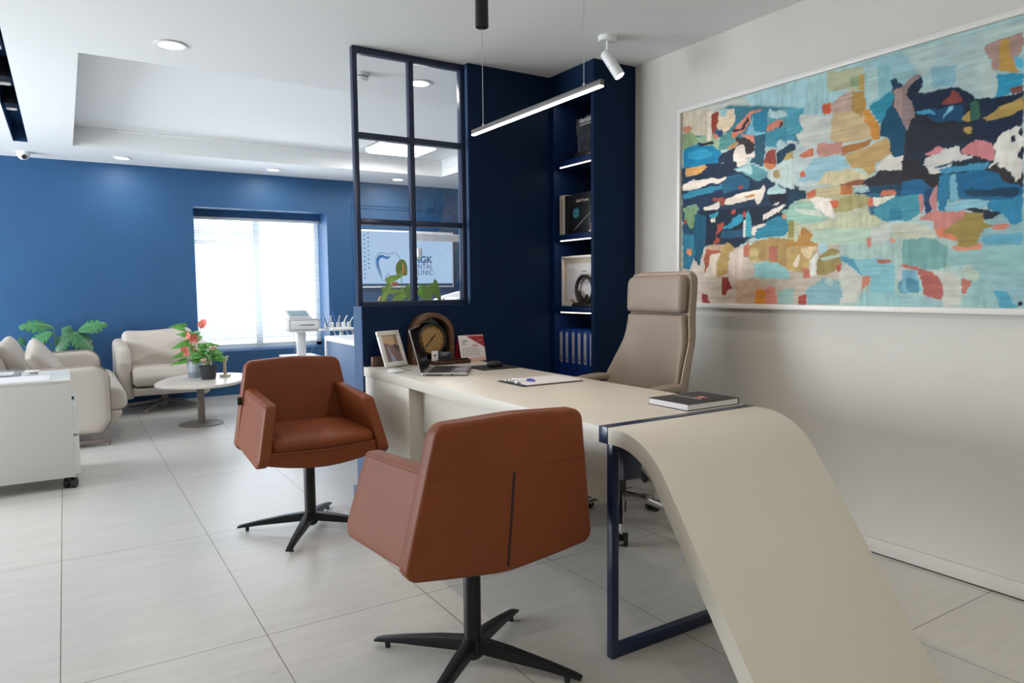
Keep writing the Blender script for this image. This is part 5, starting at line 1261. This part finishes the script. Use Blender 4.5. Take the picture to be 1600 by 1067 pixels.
# ------------------------------------------------------------------ white mobile cabinet on the left
CX1=.006; CY0,CY1=4.98,5.66; CB,CT=.072,.662
t=thing('mobile_drawer_cabinet',(-.42,5.32,0),'white mobile drawer cabinet on black castors at the left photo edge','cabinet')
B().box(-.85,CX1,CY0,CY0+.018,CB,CT-.018,.001).box(-.85,CX1,CY1-.018,CY1,CB,CT-.018,.001).box(-.85,CX1-.003,CY0+.018,CY1-.018,CB,CB+.018).box(-.85,-.83,CY0+.018,CY1-.018,CB,CT-.018).build('carcass','cabinet_white',t)
B().box(-.855,CX1,CY0-.001,CY1+.001,CT-.018,CT,.0015).build('top_board','cabinet_white',t)
# drawer fronts with a slanted grip recess
dz=[(.60,CT-.02),(.375,.535),(.095,.335)]
B().box(CX1-.012,CX1-.001,CY0+.019,CY1-.019,.51,CT-.019).build('upper_rail','cabinet_white',t)
for z0,z1 in ((.335,.505),(.090,.318)):
    d_=B().prism([(CY0+.004,z0),(CY1-.004,z0),(CY1-.004,z1),(CY1-.18,z1),(CY1-.24,z1-.035),(CY0+.24,z1-.035),(CY0+.18,z1),(CY0+.004,z1)],CX1-.001,CX1+.028,'X',bev=.001).build('drawer_front','cabinet_white',t,smooth=False)
    B().box(CX1-.30,CX1-.001,CY0+.05,CY1-.05,z0+.02,z1-.06).build('drawer_box','grey_plastic',d_,smooth=False)
B().tube((CX1+.001,CY0+.10,.54),(CX1+.012,CY0+.10,.54),.010,n=14).build('lock','black_metal',t)
for (x,y) in ((-.022,CY0+.04),(-.022,CY1-.05),(-.80,CY0+.05),(-.80,CY1-.05)):
    B().tube((x-.030,y+.012,.030),(x-.006,y+.003,.030),.030,n=26).tube((x+.006,y-.003,.030),(x+.030,y-.012,.030),.030,n=26).tube((x-.02,y,.024),(x+.02,y,.024),.008).box(x-.016,x+.016,y-.014,y+.018,.040,.060,.005).tube((x,y,.055),(x,y,CB+.0005),.008).build('caster','black_plastic',t)
t=solo(B().box(-.58,-.10,5.01,5.36,CT+.0005,CT+.0025),'paper_sheet','paper','flat white paper sheet on top of the white cabinet, beside the clear tray','paper')
t=thing('acrylic_document_tray',(-.42,5.42,CT+.001),'clear plastic tray with pale sheets on the white cabinet, at the left photo edge','document tray')
B().box(-.75,-.26,5.385,5.39,CT+.001,CT+.03,.001).box(-.75,-.26,5.60,5.605,CT+.001,CT+.03,.001).box(-.75,-.26,5.385,5.605,CT+.001,CT+.005,.001).box(-.264,-.26,5.39,5.60,CT+.001,CT+.03,.001).build('tray','acrylic',t,smooth=False)
B().box(-.72,-.30,5.40,5.59,CT+.0055,CT+.014,.001).build('sheets','paper',t,smooth=False)
t=thing('stapler',(-.20,5.46,CT+.001),'small white desk stapler with a dark slot on the white cabinet top','stapler')
B().box(-.235,-.165,5.40,5.43,CT+.0008,CT+.010,.003).build('base','pure_white',t); B().box(-.235,-.16,5.403,5.427,CT+.016,CT+.034,.005,mx=T(0,0,0)).box(-.235,-.215,5.405,5.425,CT+.008,CT+.02,.001).build('arm','pure_white',t); B().box(-.21,-.165,5.4015,5.404,CT+.011,CT+.0155).build('slot','black_plastic',t)

# ------------------------------------------------------------------ device on its trolley in front of the window
trolley=t=thing('device_trolley',(2.16,7.75,0),'white single-column trolley in front of the window, carrying the boxy device','trolley')
B().box(1.97,2.33,7.55,7.95,.455,.475,.006).build('lower_shelf','pure_white',t)
B().box(2.115,2.205,7.70,7.78,.475,.735,.008).box(2.13,2.19,7.71,7.77,.07,.456,.006).build('column','pure_white',t)
B().box(2.00,2.33,7.60,7.90,.735,.748,.004).build('top_plate','pure_white',t)
for s,k in ((-1,-1),(1,-1),(1,1),(-1,1)):
    lg=B().path([(2.16,7.74,.09),(2.16+s*.20,7.74+k*.20,.065)],.018,n=8).build('base_leg','pure_white',t)
    B().tube((2.16+s*.20-.012,7.74+k*.20,.028),(2.16+s*.20+.012,7.74+k*.20,.028),.028,n=18).build('caster','grey_plastic',lg)
t=thing('treatment_device',(2.17,7.75,.749),'pale grey boxy clinical device with a tilted screen, in front of the bright window','medical device')
M['grey_shell']=mat('pale_grey_shell',(.52,.52,.53),.4)
B().box(2.00,2.33,7.60,7.90,.749,.875,.006).build('housing','grey_shell',t)
B().box(2.02,2.31,7.594,7.60,.765,.862,.002).box(2.01,2.335,7.59,7.60,.868,.876,.001).build('front_plate','white_plastic',t)
B().box(2.11,2.27,7.590,7.594,.808,.814,.001).build('slot','black_plastic',t)
B().prism([(7.62,.875),(7.88,.875),(7.88,.965),(7.80,.965),(7.62,.895)],2.01,2.25,'X',bev=.004).build('screen_head','grey_shell',t,angle=20)
B().box(2.035,2.225,-.07,.07,0,.003,mx=T(0,7.712,.9325,rx=math.atan2(.07,.18))).build('screen','lcd',t,smooth=False)
B().path([(2.06,7.66,.748),(2.05,7.64,.66),(2.07,7.64,.58),(2.05,7.64,.50),(2.06,7.66,.478)],.0025,n=6).path([(2.22,7.66,.748),(2.24,7.62,.66),(2.26,7.62,.58),(2.23,7.66,.478)],.0025,n=6).build('cables','grey_plastic',trolley)
# instrument stand right of the device
t=thing('dental_instrument_stand',(2.50,7.55,0),'white dental instrument stand with handpieces and blue handles right of the boxy device','dental unit')
B().box(2.40,2.66,7.42,7.62,.745,.775,.008).box(2.30,2.42,7.50,7.56,.745,.765,.004).build('tray','pure_white',t)
B().tube((2.55,7.55,.06),(2.55,7.55,.75),.022,n=18).lathe([(0,0),(.17,0),(.17,.02),(.03,.06),(0,.06)],(2.55,7.55,0)).build('post','pure_white',t)
for k,(x,dx) in enumerate(((2.37,-.05),(2.43,-.03),(2.50,.0),(2.56,.02),(2.62,.05))):
    h=B().pillow(rrect(.038,.07,.012,cx=x,cy=.80),.045,.012,fn=lambda u,v,w_:(u,7.50+w_,v)).path([(x,7.50,.80),(x+dx*.5,7.48,.86),(x+dx,7.44,.905)],.010,taper=.6,n=10).build('handpiece_holder','pure_white' if k%2 else 'grey_shell',t)
for (x,z0,z1,dx) in ((2.365,.80,.93,-.05),(2.46,.84,.965,-.05)):
    B().path([(x,7.46,z0),(x+dx*.5,7.45,(z0+z1)/2),(x+dx,7.44,z1)],.0075,taper=.55,n=10).build('blue_handle','sky_blue',t)
for x in (2.44,2.51,2.58,2.64):
    B().path([(x,7.50,.77),(x+.01,7.45,.70),(x+.02,7.45,.60),(x+.01,7.50,.50)],.007,n=8).build('hose','grey_shell',t)
# ------------------------------------------------------------------ reception desk behind the partition
t=thing('reception_desk',(2.15,4.95,0),'white-topped desk with slate blue front behind the dark partition wall','desk')
B().box(1.80,2.50,4.05,5.76,.768,.806,.002).build('top_board','pure_white',t)
B().box(1.80,2.50,5.735,5.76,.0,.768,.002).box(1.80,2.50,4.05,4.075,.0,.768,.002).build('end_panels','pure_white',t)
B().box(1.812,1.83,4.076,5.734,.02,.767,.001).build('front_panel','blue_panel',t)
t=solo(B().box(1.99,2.45,5.18,5.20,.8065,.93,.004).box(1.99,2.45,5.16,5.22,.8065,.812,.001),'desk_divider','pure_white','thin white upright panel on the desk behind the partition edge','desk divider')
# anthurium on that desk
t=thing('potted_anthurium',(1.92,4.30,.8065),'green anthurium with a yellow-green flower seen through the lower panes of the navy frame','potted plant')
px,py,z0=1.93,4.32,.8066
B().lathe([(0,0),(.06,0),(.075,.15),(.07,.155),(.066,.14),(0,.14)],(px,py,z0)).build('pot','pure_white',t)
B().lathe([(0,.141),(.066,.141),(0,.145)],(px,py,z0)).build('soil','soil',t)
b=B(); st=B()
# (x,z of the blade base in the plane Y~4.2, direction, length, width)
for (x,z,dx,dz,L,W,y) in ((1.70,1.235,1,.38,.125,.06,4.16),(1.725,1.225,-.45,-.9,.13,.05,4.16),(1.715,1.165,1,.22,.10,.04,4.17),(1.70,1.17,-.6,-.8,.13,.045,4.15),(1.685,1.20,.25,-1,.12,.04,4.18),
   (1.83,1.16,-.75,-.35,.10,.085,4.18),(1.86,1.17,.2,-.9,.11,.09,4.17),(1.88,1.185,.5,.6,.10,.05,4.22),(1.99,1.20,.1,-1,.14,.10,4.17),(1.94,1.18,.55,-.55,.13,.11,4.20),(2.03,1.215,.45,-.9,.15,.10,4.18),(1.87,1.13,-.2,.9,.09,.07,4.2),(1.80,1.13,-.6,-.6,.09,.08,4.2)):
    leaf(b,(x,y,z),(dx,-.12,dz),(0,-.8,.45),L,W*.78,droop=.12,n=8,fold=.12,heart=(W>.07))
    st.path([(px,py,z0+.14),((px+x)/2,(py+y)/2,(z0+.14+z)/2+.03),(x,y,z)],.0025,n=5)
b.build('foliage','leaf_light',t,angle=80); st.build('stems','stem',t)
c=(1.805,4.15,1.315); b=B(); spathe(b,c,(.0,-1,.15),(.05,0,1),.072); o=b.build('spathe','leaf_light',t,angle=80,label='yellow-green spathe')
B().path([(1.806,4.135,1.285),(1.806,4.128,1.31),(1.805,4.13,1.345)],.007,taper=.6,n=10).build('spadix','spathe_orange',o)
B().path([(px,py,z0+.14),(1.84,4.25,1.08),(1.812,4.18,1.26)],.0025,n=6).path([(px,py,z0+.14),(1.79,4.25,1.12),(1.765,4.18,1.22)],.0022,n=6).build('flower_stalk','stem',t)
B().pillow(sup(1.755,1.218,.026,.013,2.2,0),.010,.004,fn=lambda u,v,w_:(u,4.15+w_,v)).build('red_spathe','spathe',t)
t=thing('clay_figurine',(1.70,4.42,.8065),'small orange clay figure behind the partition, below the green leaves','figurine')
zz=.8067
B().lathe([(0,0),(.05,0),(.045,.10),(.03,.20),(.022,.27),(0,.28)],(1.70,4.42,zz)).build('body','terracotta_pot',t)
B().sphere((1.70,4.42,zz+.305),.03,n=18).build('head','terracotta_pot',t)
t.location=(1.83,4.55,.8065)
# ------------------------------------------------------------------ dental lamp and treatment chair seen through the frame
t=thing('dental_lamp',(2.95,6.5,0),'white dental lamp post and arm in front of the wall screen, seen through the frame','dental lamp')
B().tube((2.925,6.5,.0),(2.945,6.5,1.70),.022,n=20).lathe([(0,0),(.2,0),(.2,.03),(.03,.07),(0,.07)],(2.925,6.5,0)).build('post','pure_white',t)
B().box(2.93,3.62,6.46,6.54,1.665,1.735,.006).build('arm','pure_white',t)
B().box(2.975,3.025,6.44,6.56,1.50,1.585,.012).box(2.94,3.02,6.48,6.52,1.48,1.52).build('control_box','pure_white',t)
B().pillow(sup(3.75,6.5,.16,.11,2.6,0),.06,.02,fn=lambda u,v,w_:(u,v,1.60+w_)).tube((3.6,6.5,1.70),(3.72,6.5,1.62),.02).build('lamp_head','pure_white',t)
t=thing('dental_chair',(3.6,6.2,0),'white dental treatment chair, only its curved back shows in the lower right pane','dental chair')
B().pillow(rpoly([(3.02,1.02),(3.20,1.105),(3.45,1.165),(3.75,1.10),(4.15,.62),(4.12,.50),(3.95,.56),(3.62,.92),(3.40,1.0)],[.02,.2,.2,.2,.05,.05,.1,.1,.1],6),.50,.04,fn=lambda u,v,w_:(u,6.25+w_,v)).build('backrest','pure_white',t,angle=60)
B().box(4.02,4.85,6.0,6.5,.48,.60,.03).build('seat','pure_white',t)
B().box(3.75,4.25,6.05,6.45,0,.05,.01).box(3.95,4.15,6.15,6.35,.05,.47,.02).build('pedestal','grey_shell',t)
# ------------------------------------------------------------------ wall screen
t=thing('wall_screen',(3.78,8.44,1.2),'large wall screen with a light blue desktop, tooth logo and clinic name','television')
X0,X1,Z0,Z1=3.10,4.402,1.205,1.925
B().box(X0,X1,8.42,8.46,Z0,Z1,.003).box(X0+.3,X1-.3,8.46,8.4795,Z0+.2,Z1-.2).build('bezel','pure_white',t)
M['screen_glow']=emit('screen_glow',(.40,.57,.80),.92)
M['logo_blue']=emit('logo_blue',(.02,.16,.45),.8); M['logo_dark']=emit('logo_dark_blue',(.05,.13,.27),.8); M['bar_dark']=emit('taskbar_dark',(.02,.05,.11),.9); M['icon']=emit('icon_blue',(.06,.22,.36),.9)
B().box(X0+.02,X1-.02,8.416,8.420,Z0+.02,Z1-.02).build('display','screen_glow',t,smooth=False)
B().box(X0+.02,X1-.02,8.4145,8.416,Z0+.02,Z0+.05).build('taskbar','bar_dark',t,smooth=False)
b=B()
for i in range(11):
    b.box(3.155,3.175,8.4145,8.416,1.845-i*.053,1.862-i*.053)
    if i<9: b.box(3.205,3.225,8.4145,8.416,1.868-i*.053,1.885-i*.053)
for i in range(9): b.box(3.15+i*.03,3.162+i*.03,8.4135,8.4145,Z0+.03,Z0+.042)
b.build('desktop_icons','icon',t,smooth=False)
tx=3.47; tz=1.565
out=[(0,.055),(.06,.075),(.12,.07),(.16,.02),(.165,-.05),(.145,-.13),(.11,-.2),(.08,-.27),(.05,-.28),(.03,-.22),(0,-.18),(-.03,-.22),(-.05,-.28),(-.08,-.27),(-.11,-.2),(-.145,-.13),(-.165,-.05),(-.16,.02),(-.12,.07),(-.06,.075),(0,.055)]
B().path([(tx+x,8.414,tz+z) for x,z in out],.0035,n=6).build('logo_outline','logo_dark',t)
B().prism([(tx+x,tz+z) for x,z in [(0.03,.035),(-.02,.03),(-.07,.05),(-.12,.045),(-.155,0),(-.15,-.08),(-.11,-.18),(-.08,-.23),(-.12,-.09),(-.125,-.03),(-.10,.01),(-.06,.015),(-.02,-.005),(.015,.01)]],8.4135,8.4155,'Y').build('logo_swoosh','logo_blue',t,smooth=False)
b=B()
for s,z,bd in (('HGK',1.52,.004),('DENTAL',1.443,0),('CLINIC',1.366,0)):
    b.text(s,.122 if s=='HGK' else .090,T(4.085 if s=='HGK' else 4.10,8.4145,z)@FACE_Y,align='RIGHT',bold=bd)
b.build('clinic_name','logo_dark',t,smooth=False)
